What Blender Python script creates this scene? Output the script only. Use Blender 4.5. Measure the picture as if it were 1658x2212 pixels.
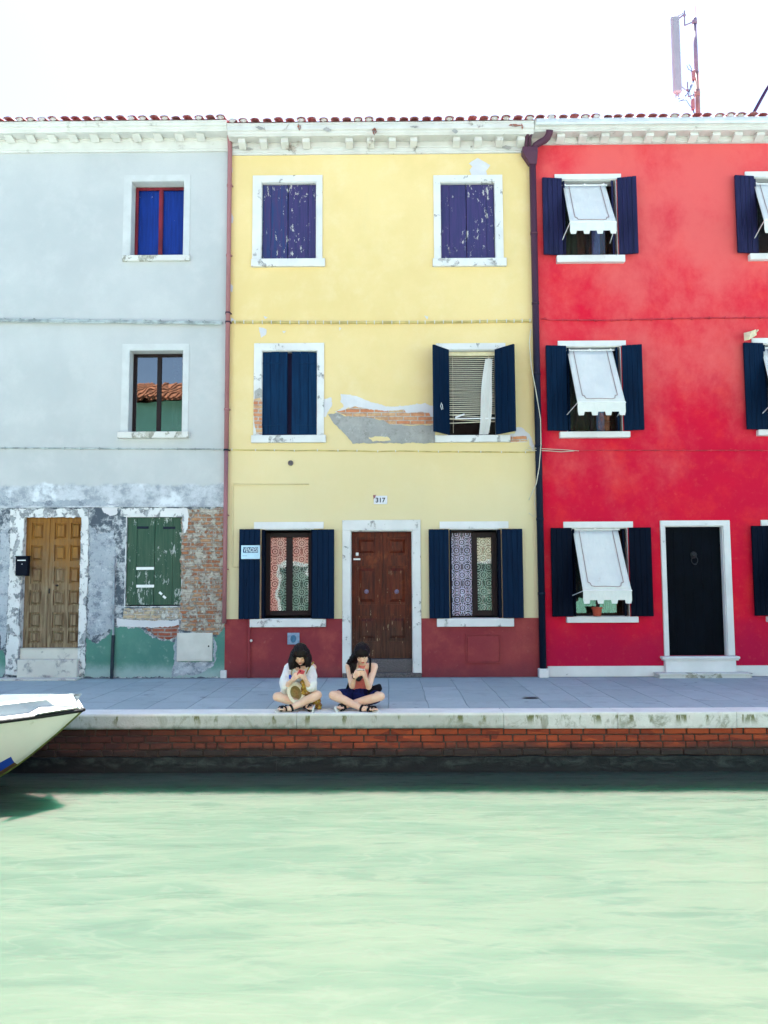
import bpy, bmesh, math, random
from mathutils import Vector, Matrix, noise
from mathutils.geometry import tessellate_polygon
random.seed(7)
RAD = math.radians
scene = bpy.context.scene
for o in list(bpy.data.objects): bpy.data.objects.remove(o)

# ------------------------------------------------------------------ camera
D_FACADE = 12.95
FPX = 1787.0                      # focal length in units of a 1658 x 2212 picture
Mrot = (Matrix.Rotation(RAD(0.43), 3, 'Z') @ Matrix.Rotation(RAD(95.0), 3, 'X') @ Matrix.Rotation(RAD(-0.26), 3, 'Z'))
def ray(px, py): return Mrot @ Vector(((px-829)/FPX, -(py-1106)/FPX, -1.0))
_r = ray(829, 1463)
CAM = Vector((0, -D_FACADE, -_r.z/_r.y*D_FACADE))
cd = bpy.data.cameras.new('camera'); cam = bpy.data.objects.new('camera', cd)
scene.collection.objects.link(cam)
cam.matrix_world = Matrix.Translation(CAM) @ Mrot.to_4x4()
cd.sensor_fit = 'VERTICAL'; cd.sensor_height = 36; cd.lens = FPX/2212*36
cd.clip_start = 0.05; cd.clip_end = 3000
scene.camera = cam

# ------------------------------------------------------------------ light
SUN_EL = RAD(66.5); SUN_ROT = RAD(4)
w = bpy.data.worlds.new('World'); scene.world = w; w.use_nodes = True
nt = w.node_tree; nt.nodes.clear()
sky = nt.nodes.new('ShaderNodeTexSky'); sky.sky_type = 'NISHITA'; sky.sun_disc = False
sky.sun_elevation = SUN_EL; sky.sun_rotation = SUN_ROT; sky.air_density = 1.0; sky.dust_density = 1.0; sky.ozone_density = 1.5
bg = nt.nodes.new('ShaderNodeBackground'); bg.inputs['Strength'].default_value = 0.047
wo = nt.nodes.new('ShaderNodeOutputWorld')
nt.links.new(sky.outputs[0], bg.inputs[0]); nt.links.new(bg.outputs[0], wo.inputs[0])
sd = bpy.data.lights.new('sun', 'SUN'); sd.energy = 5.0; sd.angle = RAD(0.6); sd.color = (1, .95, .88)
sun = bpy.data.objects.new('sun', sd); scene.collection.objects.link(sun)
sdir = Vector((math.sin(SUN_ROT)*math.cos(SUN_EL), math.cos(SUN_ROT)*math.cos(SUN_EL), math.sin(SUN_EL)))
sun.rotation_euler = sdir.to_track_quat('Z', 'Y').to_euler()
scene.view_settings.view_transform = 'Standard'; scene.view_settings.look = 'None'
scene.view_settings.exposure = 3.1; scene.view_settings.gamma = 1
scene.cycles.max_bounces = 8; scene.cycles.transparent_max_bounces = 12
scene.cycles.use_adaptive_sampling = True; scene.cycles.use_denoising = True

# ------------------------------------------------------------------ measuring helpers
def W(px, py, Y=0.0):
    r = ray(px, py); t = (Y-CAM.y)/r.y
    return CAM + r*t
def G(px, py, z=0.0):
    r = ray(px, py); t = (z-CAM.z)/r.z
    return CAM + r*t
def R(x0, y0, x1, y1, Y=0.0):
    a, b, c, d = W(x0, y0, Y), W(x1, y0, Y), W(x0, y1, Y), W(x1, y1, Y)
    return ((a.x+c.x)/2, (b.x+d.x)/2, (c.z+d.z)/2, (a.z+b.z)/2)     # x0,x1,z0,z1
def grow(r, e): return (r[0]-e, r[1]+e, r[2]-e, r[3]+e)

# ------------------------------------------------------------------ materials
class NT:
    def __init__(s, name):
        s.m = bpy.data.materials.new(name); s.m.use_nodes = True
        s.t = s.m.node_tree; s.t.nodes.clear()
        s.out = s.t.nodes.new('ShaderNodeOutputMaterial'); s._pos = None
    def new(s, k): return s.t.nodes.new(k)
    def put(s, sock, v):
        if v is None: return
        if isinstance(v, bpy.types.NodeSocket): s.t.links.new(v, sock)
        elif isinstance(v, (tuple, list)):
            v = tuple(v)
            if len(v) == 3 and sock.type == 'RGBA': v = v+(1,)
            sock.default_value = v
        else: sock.default_value = v
    def pos(s):
        if s._pos is None: s._pos = s.new('ShaderNodeNewGeometry').outputs['Position']
        return s._pos
    def xyz(s, v=None):
        n = s.new('ShaderNodeSeparateXYZ'); s.put(n.inputs[0], v or s.pos()); return n.outputs
    def comb(s, x, y, z):
        n = s.new('ShaderNodeCombineXYZ'); s.put(n.inputs[0], x); s.put(n.inputs[1], y); s.put(n.inputs[2], z); return n.outputs[0]
    def scl(s, v, sc, off=(0, 0, 0)):
        n = s.new('ShaderNodeMapping'); s.put(n.inputs[0], v or s.pos()); n.inputs[3].default_value = sc; n.inputs[1].default_value = off; return n.outputs[0]
    def noise(s, scale, detail=5, rough=.55, vec=None, dist=0.0):
        n = s.new('ShaderNodeTexNoise'); s.put(n.inputs['Vector'], vec or s.pos())
        n.inputs['Scale'].default_value = scale; n.inputs['Detail'].default_value = detail
        n.inputs['Roughness'].default_value = rough; n.inputs['Distortion'].default_value = dist
        return n.outputs[0]
    def vor(s, scale, vec=None, feat='F1', out=0):
        n = s.new('ShaderNodeTexVoronoi'); s.put(n.inputs['Vector'], vec or s.pos()); n.feature = feat
        n.inputs['Scale'].default_value = scale; return n.outputs[out]
    def math(s, op, a, b=0.0, c=None):
        n = s.new('ShaderNodeMath'); n.operation = op; s.put(n.inputs[0], a); s.put(n.inputs[1], b)
        if c is not None: s.put(n.inputs[2], c)
        return n.outputs[0]
    def rng(s, v, a, b, lo=0.0, hi=1.0):
        n = s.new('ShaderNodeMapRange'); n.interpolation_type = 'SMOOTHSTEP'
        s.put(n.inputs[0], v); s.put(n.inputs[1], a); s.put(n.inputs[2], b); s.put(n.inputs[3], lo); s.put(n.inputs[4], hi); return n.outputs[0]
    def mix(s, f, a, b, blend='MIX'):
        n = s.new('ShaderNodeMix'); n.data_type = 'RGBA'; n.blend_type = blend
        s.put(n.inputs[0], f); s.put(n.inputs[6], a); s.put(n.inputs[7], b); return n.outputs[2]
    def bump(s, h, dist=.005, strength=1.0, nrm=None):
        n = s.new('ShaderNodeBump'); s.put(n.inputs['Height'], h); n.inputs['Distance'].default_value = dist
        n.inputs['Strength'].default_value = strength
        if nrm: s.put(n.inputs['Normal'], nrm)
        return n.outputs[0]
    def bsdf(s, col, rough=.8, nrm=None, spec=.3, metal=0.0, **kw):
        n = s.new('ShaderNodeBsdfPrincipled')
        s.put(n.inputs['Base Color'], col); s.put(n.inputs['Roughness'], rough)
        n.inputs['Specular IOR Level'].default_value = spec; n.inputs['Metallic'].default_value = metal
        if nrm: s.put(n.inputs['Normal'], nrm)
        for k, v in kw.items(): s.put(n.inputs[k.replace('_', ' ')], v)
        s.t.links.new(n.outputs[0], s.out.inputs[0]); s.b = n
        return s.m

def plain(name, c, rough=.6, var=.18, scale=9, bump=.0015, spec=.3, metal=0.0):
    n = NT(name); f = n.noise(scale, 6)
    f2 = n.noise(scale*7, 3)
    c2 = tuple(x*(1-var) for x in c); c1 = tuple(min(1, x*(1+var*.6)) for x in c)
    col = n.mix(n.rng(f, .3, .7), c2, c1)
    return n.bsdf(col, n.rng(f2, .2, .8, rough*.85, min(1, rough*1.15)), n.bump(f2, bump), spec, metal)

def stucco(name, c, c_dark, c_light, bump=.004, extra=None, streak=.25, mott=.8):
    n = NT(name)
    big = n.noise(.45, 6, .6); med = n.noise(2.2, 8, .66, n.scl(None, (1, 1, 1), (3, 1, 7)), .1)
    col = n.mix(n.rng(big, .38, .62), c_dark, c)
    col = n.mix(n.rng(med, .45, .75, 0, mott), col, c_light)
    st = n.noise(3.0, 5, .6, n.scl(None, (2.2, 1, .22)))
    col = n.mix(n.rng(st, .5, .8, 0, streak), col, c_dark)
    spk = n.noise(38, 3, .6)
    col = n.mix(n.rng(spk, .35, .75, 0, .24), col, c_dark)
    if extra: col = extra(n, col, med, big)
    fine = n.noise(55, 4, .6); mid = n.noise(7, 5, .5)
    h = n.math('ADD', n.math('MULTIPLY', fine, .35), mid)
    return n.bsdf(col, .9, n.bump(h, bump), .15)

def zof(py, px=829): return W(px, py, 0).z

# grey house: smooth grey render above, rough stained cement below the ledge
Z1045, Z1097 = zof(1047, 240), zof(1096, 240)
def grey_extra(n, col, med, big):
    x, y, z = n.xyz()
    e = n.math('ADD', z, n.math('MULTIPLY', n.math('SUBTRACT', n.noise(3.5, 6, .65), .5), .22))
    lowmask = n.rng(e, Z1045-.03, Z1045+.03, 1, 0)
    blot = n.noise(4, 9, .74)
    rough = n.mix(n.rng(blot, .4, .62), (.50, .53, .57), (.27, .30, .34))
    rough = n.mix(n.rng(n.noise(2.1, 6, .6, n.scl(None, (1, 1, 1), (9, 0, 4))), .52, .62), rough, (.62, .66, .70))
    e2 = n.math('ADD', z, n.math('MULTIPLY', n.math('SUBTRACT', n.noise(6, 6, .7), .5), .05))
    below = n.rng(e2, Z1097-.008, Z1097+.008, 1, 0)
    cem = n.mix(n.rng(n.noise(4.2, 10, .78), .46, .58), (.075, .095, .12), (.46, .49, .52))
    cem = n.mix(n.rng(n.noise(16, 6, .7), .58, .68), cem, (.09, .11, .13))
    col = n.mix(lowmask, col, rough)
    return n.mix(below, col, cem)
M = {}
M['grey'] = stucco('grey_render', (.485, .50, .50), (.425, .445, .45), (.54, .55, .545), .003, grey_extra, .18, .5)
def yel_extra(n, col, med, big):
    x, y, z = n.xyz()
    e = n.math('ADD', z, n.math('MULTIPLY', n.math('SUBTRACT', n.noise(.8, 5), .5), 2.0))
    col = n.mix(n.rng(e, .8, 5.8, .95, 0), col, (.62, .56, .37))
    dirt = n.noise(1.2, 8, .7, n.scl(None, (1, 1, .35), (5, 0, 2)))
    return n.mix(n.rng(dirt, .58, .78, 0, .3), col, (.58, .50, .30))
M['yellow'] = stucco('yellow_render', (.75, .58, .28), (.69, .53, .24), (.78, .64, .38), .0025, yel_extra, .10, .4)
def red_extra(n, col, med, big):
    x, y, z = n.xyz()
    p = n.noise(.75, 9, .68, n.scl(None, (1, 1, .8), (2, 0, 1)), .1)
    t = n.rng(z, 1.0, 8.0, .68, .35)
    f = n.rng(n.math('SUBTRACT', p, t), -.13, .24, 0, .80)
    col = n.mix(f, col, (.70, .13, .12))  # upper wall paler: faded pigment plus veiling glare put into the colour
    e = n.math('ADD', z, n.math('MULTIPLY', n.noise(1.7, 8, .7), 1.1)); col = n.mix(n.rng(e, .9, 1.75, .75, 0), col, (.36, .006, .050))
    p2 = n.noise(9, 10, .8)
    return n.mix(n.rng(p2, .52, .72, 0, .28), col, (.74, .12, .10))
M['red'] = stucco('red_render', (.63, .007, .034), (.54, .006, .036), (.68, .03, .035), .003, red_extra, .15)
def dado_extra(n, col, med, big):
    x, y, z = n.xyz()
    p = n.noise(2.6, 8, .7)
    e = n.math('ADD', z, n.math('MULTIPLY', p, .35))
    col = n.mix(n.rng(e, .15, .5, .6, 0), col, (.12, .035, .05))
    return n.mix(n.rng(n.noise(14, 6, .7), .6, .75, 0, .45), col, (.42, .16, .13))
M['dado'] = stucco('oxide_red_dado', (.29, .055, .055), (.22, .035, .045), (.35, .075, .065), .005, dado_extra, .3)
def green_extra(n, col, med, big):
    x, y, z = n.xyz()
    e = n.math('ADD', z, n.math('MULTIPLY', n.noise(3.5, 8, .7), .3))
    col = n.mix(n.rng(e, .2, .42, .8, 0), col, (.34, .44, .44))
    return n.mix(n.rng(n.noise(7, 7, .7), .56, .72, 0, .6), col, (.33, .42, .40))
M['green_dado'] = stucco('green_dado', (.095, .24, .19), (.07, .19, .16), (.14, .28, .23), .004, green_extra, .3)
def flaky(name, c, under, thr=.56, scale=5, sc=(1, 1, 1), rough=.75, soft=.025, bump=.003):
    n = NT(name); f = n.noise(scale, 9, .68, n.scl(None, sc, (4, 4, 4)), .3)
    m = n.rng(f, thr, thr+soft)
    v = n.noise(3, 4)
    col = n.mix(n.rng(v, .3, .7), tuple(x*.88 for x in c), c)
    u = n.mix(n.rng(n.noise(18, 5), .4, .6), under, tuple(x*.6 for x in under))
    col = n.mix(m, col, u)
    h = n.math('ADD', n.math('MULTIPLY', m, -1.0), n.math('MULTIPLY', n.noise(60, 3), .3))
    return n.bsdf(col, rough, n.bump(h, bump), .25)
M['white_stone'] = flaky('white_painted_stone', (.68, .68, .67), (.44, .44, .43), .59, 6, (1, 1, 1))
M['white_clean'] = flaky('clean_white_paint', (.70, .70, .70), (.58, .59, .60), .66, 5, (1, 1, 1))
M['white_flaky'] = flaky('flaking_white_paint', (.68, .69, .69), (.34, .36, .38), .515, 7, (1, 1, .8), soft=.04)
M['grey_surround'] = plain('pale_grey_surround', (.53, .55, .55), .9, .08, 4, .002, .1)
M['sill_stone'] = flaky('weathered_sill_stone', (.64, .64, .61), (.44, .43, .37), .55, 5)
M['cornice_white'] = flaky('white_cornice_paint', (.62, .62, .585), (.54, .535, .49), .58, 4, (1, 1, 1), soft=.12)
M['cornice_old'] = flaky('old_cornice_paint', (.61, .605, .58), (.40, .36, .32), .61, 3.5, (1, 1, .7), soft=.06)
M['cornice_red'] = flaky('cornice_paint_red_house', (.61, .61, .585), (.52, .52, .49), .6, 4, soft=.1)
M['gutter_metal'] = plain('pale_gutter_metal', (.55, .58, .60), .45, .1, 5, .001, .5, .3)
def brickmat(name, c1, c2, mortar, bw=.25, rh=.07, ms=.014, plaster=.5, pcol=(.5, .47, .43), off=0.0):
    n = NT(name); x, y, z = n.xyz()
    dx = n.math('ADD', x, n.math('MULTIPLY', n.noise(4, 3), .03)); dz = n.math('ADD', z, n.math('MULTIPLY', n.noise(3, 3, vec=n.scl(None, (1, 1, 1), (3, 3, 3))), .03))
    b = n.new('ShaderNodeTexBrick'); n.put(b.inputs['Vector'], n.comb(dx, n.math('ADD', dz, off), 0.0))
    b.inputs['Scale'].default_value = 1; b.inputs['Brick Width'].default_value = bw; b.inputs['Row Height'].default_value = rh
    b.inputs['Mortar Size'].default_value = ms; b.inputs['Mortar Smooth'].default_value = .3; b.inputs['Bias'].default_value = 0
    n.put(b.inputs['Color1'], c1); n.put(b.inputs['Color2'], c2); n.put(b.inputs['Mortar'], mortar)
    col = n.mix(n.rng(n.noise(9, 6, .7), .35, .7, 0, .6), b.outputs[0], tuple(v*.6 for v in c1))
    pf = n.noise(5.5, 10, .78)
    m = n.rng(pf, plaster, plaster+.05)
    col = n.mix(m, col, n.mix(n.rng(n.noise(20, 5), .4, .65), pcol, tuple(v*.75 for v in pcol)))
    h = n.math('ADD', n.math('MULTIPLY', b.outputs[1], -1), n.math('ADD', n.math('MULTIPLY', n.noise(45, 4), .4), n.math('MULTIPLY', m, .7)))
    return n.bsdf(col, .9, n.bump(h, .012), .15)
M['old_brick'] = brickmat('old_exposed_brick', (.36, .13, .065), (.46, .28, .16), (.36, .33, .29), .24, .066, .014, .475, (.46, .42, .36))
M['pale_brick'] = brickmat('pale_exposed_brick', (.50, .38, .25), (.55, .46, .33), (.52, .49, .44), .24, .066, .012, .5, (.56, .54, .50))
M['orange_brick'] = brickmat('orange_exposed_brick', (.58, .22, .11), (.60, .42, .24), (.52, .48, .43), .23, .064, .01, .62, (.62, .58, .53))
M['dark_brick'] = brickmat('crumbling_red_brick', (.30, .07, .04), (.36, .13, .08), (.33, .28, .26), .2, .06, .014, .55, (.34, .28, .26))
def cem_extra(n, col, med, big):
    a = n.noise(7, 10, .8); col = n.mix(n.rng(a, .52, .64, 0, .7), col, (.20, .195, .18)); col = n.mix(n.rng(n.noise(5, 10, .8, n.scl(None, (1, 1, 1), (3, 3, 8))), .56, .64, 0, .6), col, (.50, .50, .48))
    return n.mix(n.rng(n.noise(22, 6, .75), .62, .68, 0, .7), col, (.15, .13, .11))
M['cement'] = stucco('bare_cement', (.36, .355, .34), (.28, .28, .27), (.44, .43, .41), .012, cem_extra)
M['bare_plaster'] = stucco('bare_white_plaster', (.62, .62, .64), (.54, .54, .57), (.68, .68, .69), .004)
def lump_extra(n, col, med, big):
    a = n.noise(6, 10, .8); col = n.mix(n.rng(a, .50, .60, 0, .75), col, (.13, .16, .20)); col = n.mix(n.rng(n.noise(4, 10, .8, n.scl(None, (1, 1, 1), (3, 3, 8))), .54, .62, 0, .7), col, (.58, .61, .64))
    return n.mix(n.rng(n.noise(26, 6, .75), .58, .66, 0, .6), col, (.14, .17, .19))
M['bluegrey_plaster'] = stucco('patched_blue_grey_plaster', (.39, .43, .47), (.28, .32, .37), (.50, .54, .58), .014, lump_extra)
M['dark_patch'] = stucco('damp_dark_cement', (.13, .16, .19), (.08, .10, .12), (.22, .25, .28), .008)
def woodpaint(name, c, c2=None, flake=None, thr=.6, rough=.45, spec=.25):
    n = NT(name); g = n.noise(6, 6, .6, n.scl(None, (6, 6, .35)))
    c2 = c2 or tuple(v*.7 for v in c)
    col = n.mix(n.rng(g, .3, .7), c, c2)
    nrm_h = n.math('MULTIPLY', g, 1.0)
    if flake:
        f = n.noise(15, 8, .72, n.scl(None, (1.3, 1, .5), (2, 2, 2)), .1); reg = n.noise(2.2, 3)
        m = n.rng(n.math('ADD', f, n.math('MULTIPLY', n.math('SUBTRACT', reg, .5), .5)), thr, thr+.02)
        col = n.mix(m, col, flake); nrm_h = n.math('SUBTRACT', nrm_h, m)
    return n.bsdf(col, rough, n.bump(nrm_h, .002), spec)
M['navy'] = woodpaint('navy_shutter_paint', (.0015, .014, .042), (.001, .009, .028), rough=.6, spec=.06)
M['navy_blue'] = woodpaint('blue_navy_shutter_paint', (.002, .026, .075), (.001, .014, .045), rough=.6, spec=.08)
M['navy_dark'] = woodpaint('dark_navy_shutter_paint', (.001, .005, .016), (.001, .003, .010), rough=.6, spec=.05)
M['navy_plum'] = woodpaint('plum_navy_shutter_paint', (.016, .017, .068), (.008, .010, .038), rough=.6, spec=.15)
M['violet_flaky'] = woodpaint('flaking_shutter_paint_violet_glare', (.052, .036, .13), (.026, .030, .10), (.48, .47, .45), .615)  # flaking paint, its violet a glare tint put into the colour
M['blue_flaky'] = woodpaint('flaking_blue_shutter_paint', (.014, .040, .13), (.055, .032, .11), (.48, .47, .45), .61)
M['green_flaky'] = woodpaint('flaking_green_shutter_paint', (.010, .055, .034), (.035, .08, .05), (.36, .40, .38), .60)
M['black_iron'] = plain('black_iron', (.012, .012, .015), .5, .3, 20, .001, .3)
M['door_black'] = plain('black_door_paint', (.0012, .0025, .006), .6, .3, 5, .0006, .05)
def woodmat(name, a, b, c, sc=(5, 5, .4), rough=.5):
    n = NT(name); g = n.noise(5, 8, .65, n.scl(None, sc), .5); big = n.noise(1.6, 4, .5)
    col = n.mix(n.rng(g, .3, .7), a, b); col = n.mix(n.rng(big, .42, .62, 0, .8), col, c)
    return n.bsdf(col, rough, n.bump(g, .002), .3)
def ydoor():
    n = NT('weathered_ochre_wood'); x, y, z = n.xyz()
    g = n.noise(5, 8, .65, n.scl(None, (6, 6, .4)), .5)
    col = n.mix(n.rng(g, .3, .7), (.31, .145, .028), (.17, .075, .022))
    e = n.math('ADD', z, n.math('MULTIPLY', n.noise(2.5, 7, .65), 2.4))
    col = n.mix(n.rng(e, 2.3, 3.6, .88, 0), col, n.mix(n.rng(g, .35, .65), (.085, .062, .042), (.30, .235, .15)))
    return n.bsdf(col, .65, n.bump(g, .003), .2)
M['ochre_wood'] = ydoor()
def browndoor():
    n = NT('varnished_brown_wood'); x, y, z = n.xyz()
    g = n.noise(5, 9, .7, n.scl(None, (6, 6, .45))); big = n.noise(3, 7, .7, n.scl(None, (1, 1, .6)))
    col = n.mix(n.rng(g, .32, .62), (.028, .005, .004), (.105, .017, .006))
    col = n.mix(n.rng(big, .50, .70, 0, .7), col, (.22, .050, .014))
    e = n.math('ADD', z, n.math('MULTIPLY', n.noise(2.4, 8, .7), 1.3))
    col = n.mix(n.rng(e, 1.15, 1.75, .85, 0), col, n.mix(n.rng(g, .35, .65), (.022, .010, .009), (.085, .035, .022)))
    fl = n.noise(13, 8, .72, n.scl(None, (1.5, 1, .35), (3, 0, 1)))
    col = n.mix(n.math('MULTIPLY', n.rng(fl, .615, .64), n.rng(z, 1.9, .9, .15, .8)), col, (.42, .30, .19))
    return n.bsdf(col, .5, n.bump(g, .003), .2)
M['brown_wood'] = browndoor()
M['casement_wood'] = woodmat('dark_casement_wood', (.012, .0025, .004), (.007, .0018, .0028), (.005, .0014, .002), rough=.65)
M['crimson_wood'] = woodmat('crimson_casement_wood', (.22, .015, .03), (.13, .01, .02), (.08, .008, .015))
M['blue_panel'] = woodpaint('blue_painted_window_board', (.004, .045, .33), (.003, .028, .22), (.5, .55, .6), .72, .5)
def glassmat(name, tint=(.9, .95, .95), ior=1.5, boost=1.0):
    n = NT(name); f = n.new('ShaderNodeFresnel'); f.inputs[0].default_value = ior
    w_ = n.bump(n.noise(1.6, 2, .4), .004)
    t = n.new('ShaderNodeBsdfTransparent'); t.inputs[0].default_value = tint+(1,)
    g = n.new('ShaderNodeBsdfGlossy'); g.inputs['Roughness'].default_value = .012; n.put(g.inputs['Normal'], w_)
    mx = n.new('ShaderNodeMixShader'); n.put(mx.inputs[0], n.math('MULTIPLY', f.outputs[0], boost))
    n.t.links.new(t.outputs[0], mx.inputs[1]); n.t.links.new(g.outputs[0], mx.inputs[2]); n.t.links.new(mx.outputs[0], n.out.inputs[0])
    return n.m
M['glass'] = glassmat('window_glass', (.85, .92, .92), 1.5, 1.15)
M['glass_mirror'] = glassmat('coated_window_glass', (.25, .3, .3), 2.1, 1.8)
M['glass_dull'] = glassmat('dusty_window_glass', (.9, .92, .95), 1.2, .6)
def lacemat(name, base=(.62, .60, .62)):
    n = NT(name); x, y, z = n.xyz()
    u = n.math('PINGPONG', n.math('ADD', x, 10.0), .085); v = n.math('PINGPONG', n.math('ADD', z, 10.0), .13)
    def d(a, b_):
        p = n.math('SUBTRACT', u, a); q_ = n.math('SUBTRACT', v, b_)
        return n.math('SQRT', n.math('ADD', n.math('MULTIPLY', p, p), n.math('MULTIPLY', q_, q_)))
    def line(dd, r, w_): return n.rng(n.math('ABSOLUTE', n.math('SUBTRACT', dd, r)), w_, w_*.35)
    m = 0.0
    for dd, r, w_ in ((d(0, 0), .058, .008), (d(0, 0), .024, .009), (d(.085, .13), .050, .008), (d(.085, .13), .020, .010), (d(.052, .060), .020, .007), (d(.020, .105), .015, .007)):
        m = n.math('MAXIMUM', m, line(dd, r, w_))
    leaf = n.math('MULTIPLY', n.rng(n.vor(60), .40, .28), n.rng(n.noise(9, 3), .50, .58)); m = n.math('MAXIMUM', m, leaf)
    alpha = n.rng(m, 0, 1, .20, .82)
    return n.bsdf(base, .9, None, .1, Alpha=alpha)
M['lace'] = lacemat('white_lace', (.85, .82, .80))
M['lace_violet'] = lacemat('violet_lace', (.74, .70, .90))
def cloth(name, c, c2=None, scale=30, bump=.002, rough=.9):
    n = NT(name); f = n.noise(scale, 4); c2 = c2 or tuple(v*.8 for v in c)
    return n.bsdf(n.mix(n.rng(f, .35, .65), c, c2), rough, n.bump(n.noise(scale*3, 3), bump), .1)
def awn():
    n = NT('cream_awning_canvas'); f = n.noise(2.4, 5, .6); g = n.noise(5, 8, .75, n.scl(None, (1, 1, .5), (4, 4, 4)))
    col = n.mix(n.rng(f, .3, .7), (.70, .71, .67), (.62, .635, .61)); col = n.mix(n.rng(g, .60, .70, 0, .5), col, (.45, .43, .36))
    return n.bsdf(col, .85, n.bump(n.noise(3, 4, .5, n.scl(None, (3, 1, 1))), .03), .1)
M['awning_cloth'] = awn()
M['awning_line'] = cloth('brown_awning_piping', (.34, .26, .25))
M['white_metal'] = plain('white_enamel', (.75, .76, .76), .4, .05)
M['downpipe_copper'] = flaky('pinkish_downpipe_paint', (.32, .14, .15), (.22, .13, .17), .55, 3, (1, 1, .3), .5, .15, .001)
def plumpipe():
    n = NT('navy_pipe_paint_plum_glare'); x, y, z = n.xyz(); e = n.math('ADD', z, n.math('MULTIPLY', n.noise(1.5, 6), 1.2))
    col = n.mix(n.rng(e, 5.0, 7.6), (.004, .010, .026), (.085, .035, .060))  # navy pipe turning plum upward, veiling glare mixed into its colour
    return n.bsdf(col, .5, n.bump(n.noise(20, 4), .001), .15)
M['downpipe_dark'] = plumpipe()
M['downpipe_black'] = plain('black_pipe_paint', (.01, .02, .035), .5, .3)
M['grey_pipe'] = plain('grey_steel_pipe', (.26, .30, .34), .5, .3)
M['yellow_cable'] = plain('yellow_painted_cable', (.52, .42, .16), .7, .3, 6)
M['grey_cable'] = plain('grey_cable_bundle', (.36, .41, .41), .8, .4, 8, .004)
M['red_cable'] = plain('red_painted_cable', (.48, .03, .05), .7, .3, 6)
M['white_cable'] = plain('off_white_cable', (.55, .52, .42), .6, .1)
M['box_grey'] = plain('pale_metal_box', (.56, .56, .52), .5, .1, 4)
M['box_blue'] = plain('blue_grey_box', (.22, .29, .40), .7, .25, 20)
M['box_blue_in'] = plain('box_recess_blue', (.05, .14, .24), .7, .2, 20)
M['mailbox'] = plain('mailbox_black', (.002, .004, .012), .6, .2, spec=.08)
M['sign_white'] = plain('pale_blue_sign_paper', (.46, .66, .78), .6, .14, 5)
M['sign_blue'] = plain('deep_blue_print', (.003, .035, .12), .6, .1)
M['sign_text'] = plain('pale_print', (.66, .82, .88), .6, .05)
M['plate'] = flaky('chipped_enamel_plate', (.66, .67, .72), (.20, .18, .06), .64, 14)
M['ink'] = plain('black_ink', (.012, .014, .022), .6, .3, 30)
M['terracotta'] = plain('terracotta_pot', (.42, .075, .04), .8, .15, 12)
M['step_stone'] = flaky('worn_step_stone', (.62, .60, .55), (.42, .42, .42), .54, 4, soft=.1)
M['dark_step'] = plain('speckled_dark_granite', (.11, .095, .10), .7, .5, 60, .002)
M['room'] = plain('dark_room_wall', (.05, .045, .05), .9, .2)
M['tin_roof'] = None
def tilemat():
    n = NT('terracotta_roof_tile'); x, y, z = n.xyz()
    v = n.new('ShaderNodeTexVoronoi'); n.put(v.inputs['Vector'], n.scl(None, (5.5, 3, 3))); v.inputs['Scale'].default_value = 1
    hs = n.xyz(v.outputs['Color'])
    col = n.mix(hs[0], (.36, .12, .13), (.46, .20, .20)); col = n.mix(n.rng(n.noise(11, 6), .45, .65, 0, .7), col, (.44, .34, .34))
    return n.bsdf(col, .9, n.bump(n.noise(30, 4), .004), .1)
M['tile'] = tilemat()
M['lime'] = plain('lime_mortar', (.50, .46, .45), .9, .15, 10, .004)
def pavemat():
    n = NT('grey_trachyte_paving'); x, y, z = n.xyz()
    wx = n.math('ADD', x, n.math('MULTIPLY', n.noise(.9, 3), .07)); wy = n.math('ADD', y, n.math('MULTIPLY', n.noise(1.3, 3, vec=n.scl(None, (1, 1, 1), (4, 4, 4))), .08))
    b = n.new('ShaderNodeTexBrick'); n.put(b.inputs['Vector'], n.comb(n.math('ADD', wy, .12), wx, 0.0))
    b.inputs['Scale'].default_value = 1; b.inputs['Brick Width'].default_value = 1.05; b.inputs['Row Height'].default_value = .47
    b.inputs['Mortar Size'].default_value = .007; b.inputs['Mortar Smooth'].default_value = .5; b.offset = .37
    n.put(b.inputs['Color1'], (.29, .365, .395)); n.put(b.inputs['Color2'], (.40, .475, .505)); n.put(b.inputs['Mortar'], (.18, .24, .27))
    f = n.noise(1.3, 9, .7); col = n.mix(n.rng(f, .35, .65, 0, .75), b.outputs[0], (.35, .43, .46))
    col = n.mix(n.rng(n.noise(3.2, 9, .75, n.scl(None, (1, 1, 1), (2, 8, 0))), .50, .68, 0, .55), col, (.24, .28, .32))
    col = n.mix(n.rng(n.noise(40, 5, .7), .52, .75, 0, .45), col, (.19, .21, .23))
    sp = n.noise(3.1, 4, .5, n.scl(None, (1, 2.5, 1), (7, 7, 0)))
    col = n.mix(n.rng(sp, .69, .72, 0, .8), col, (.10, .115, .135))
    ed = n.rng(n.math('ADD', y, n.math('MULTIPLY', n.noise(6, 6, .7), .22)), -.10, .08, 0, .75)
    col = n.mix(ed, col, (.15, .16, .17))
    h = n.math('ADD', n.math('MULTIPLY', b.outputs[1], -1.2), n.math('MULTIPLY', n.noise(14, 6), .5))
    return n.bsdf(col, n.rng(f, .3, .7, .62, .85), n.bump(h, .006), .3)
M['paving'] = pavemat()
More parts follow.
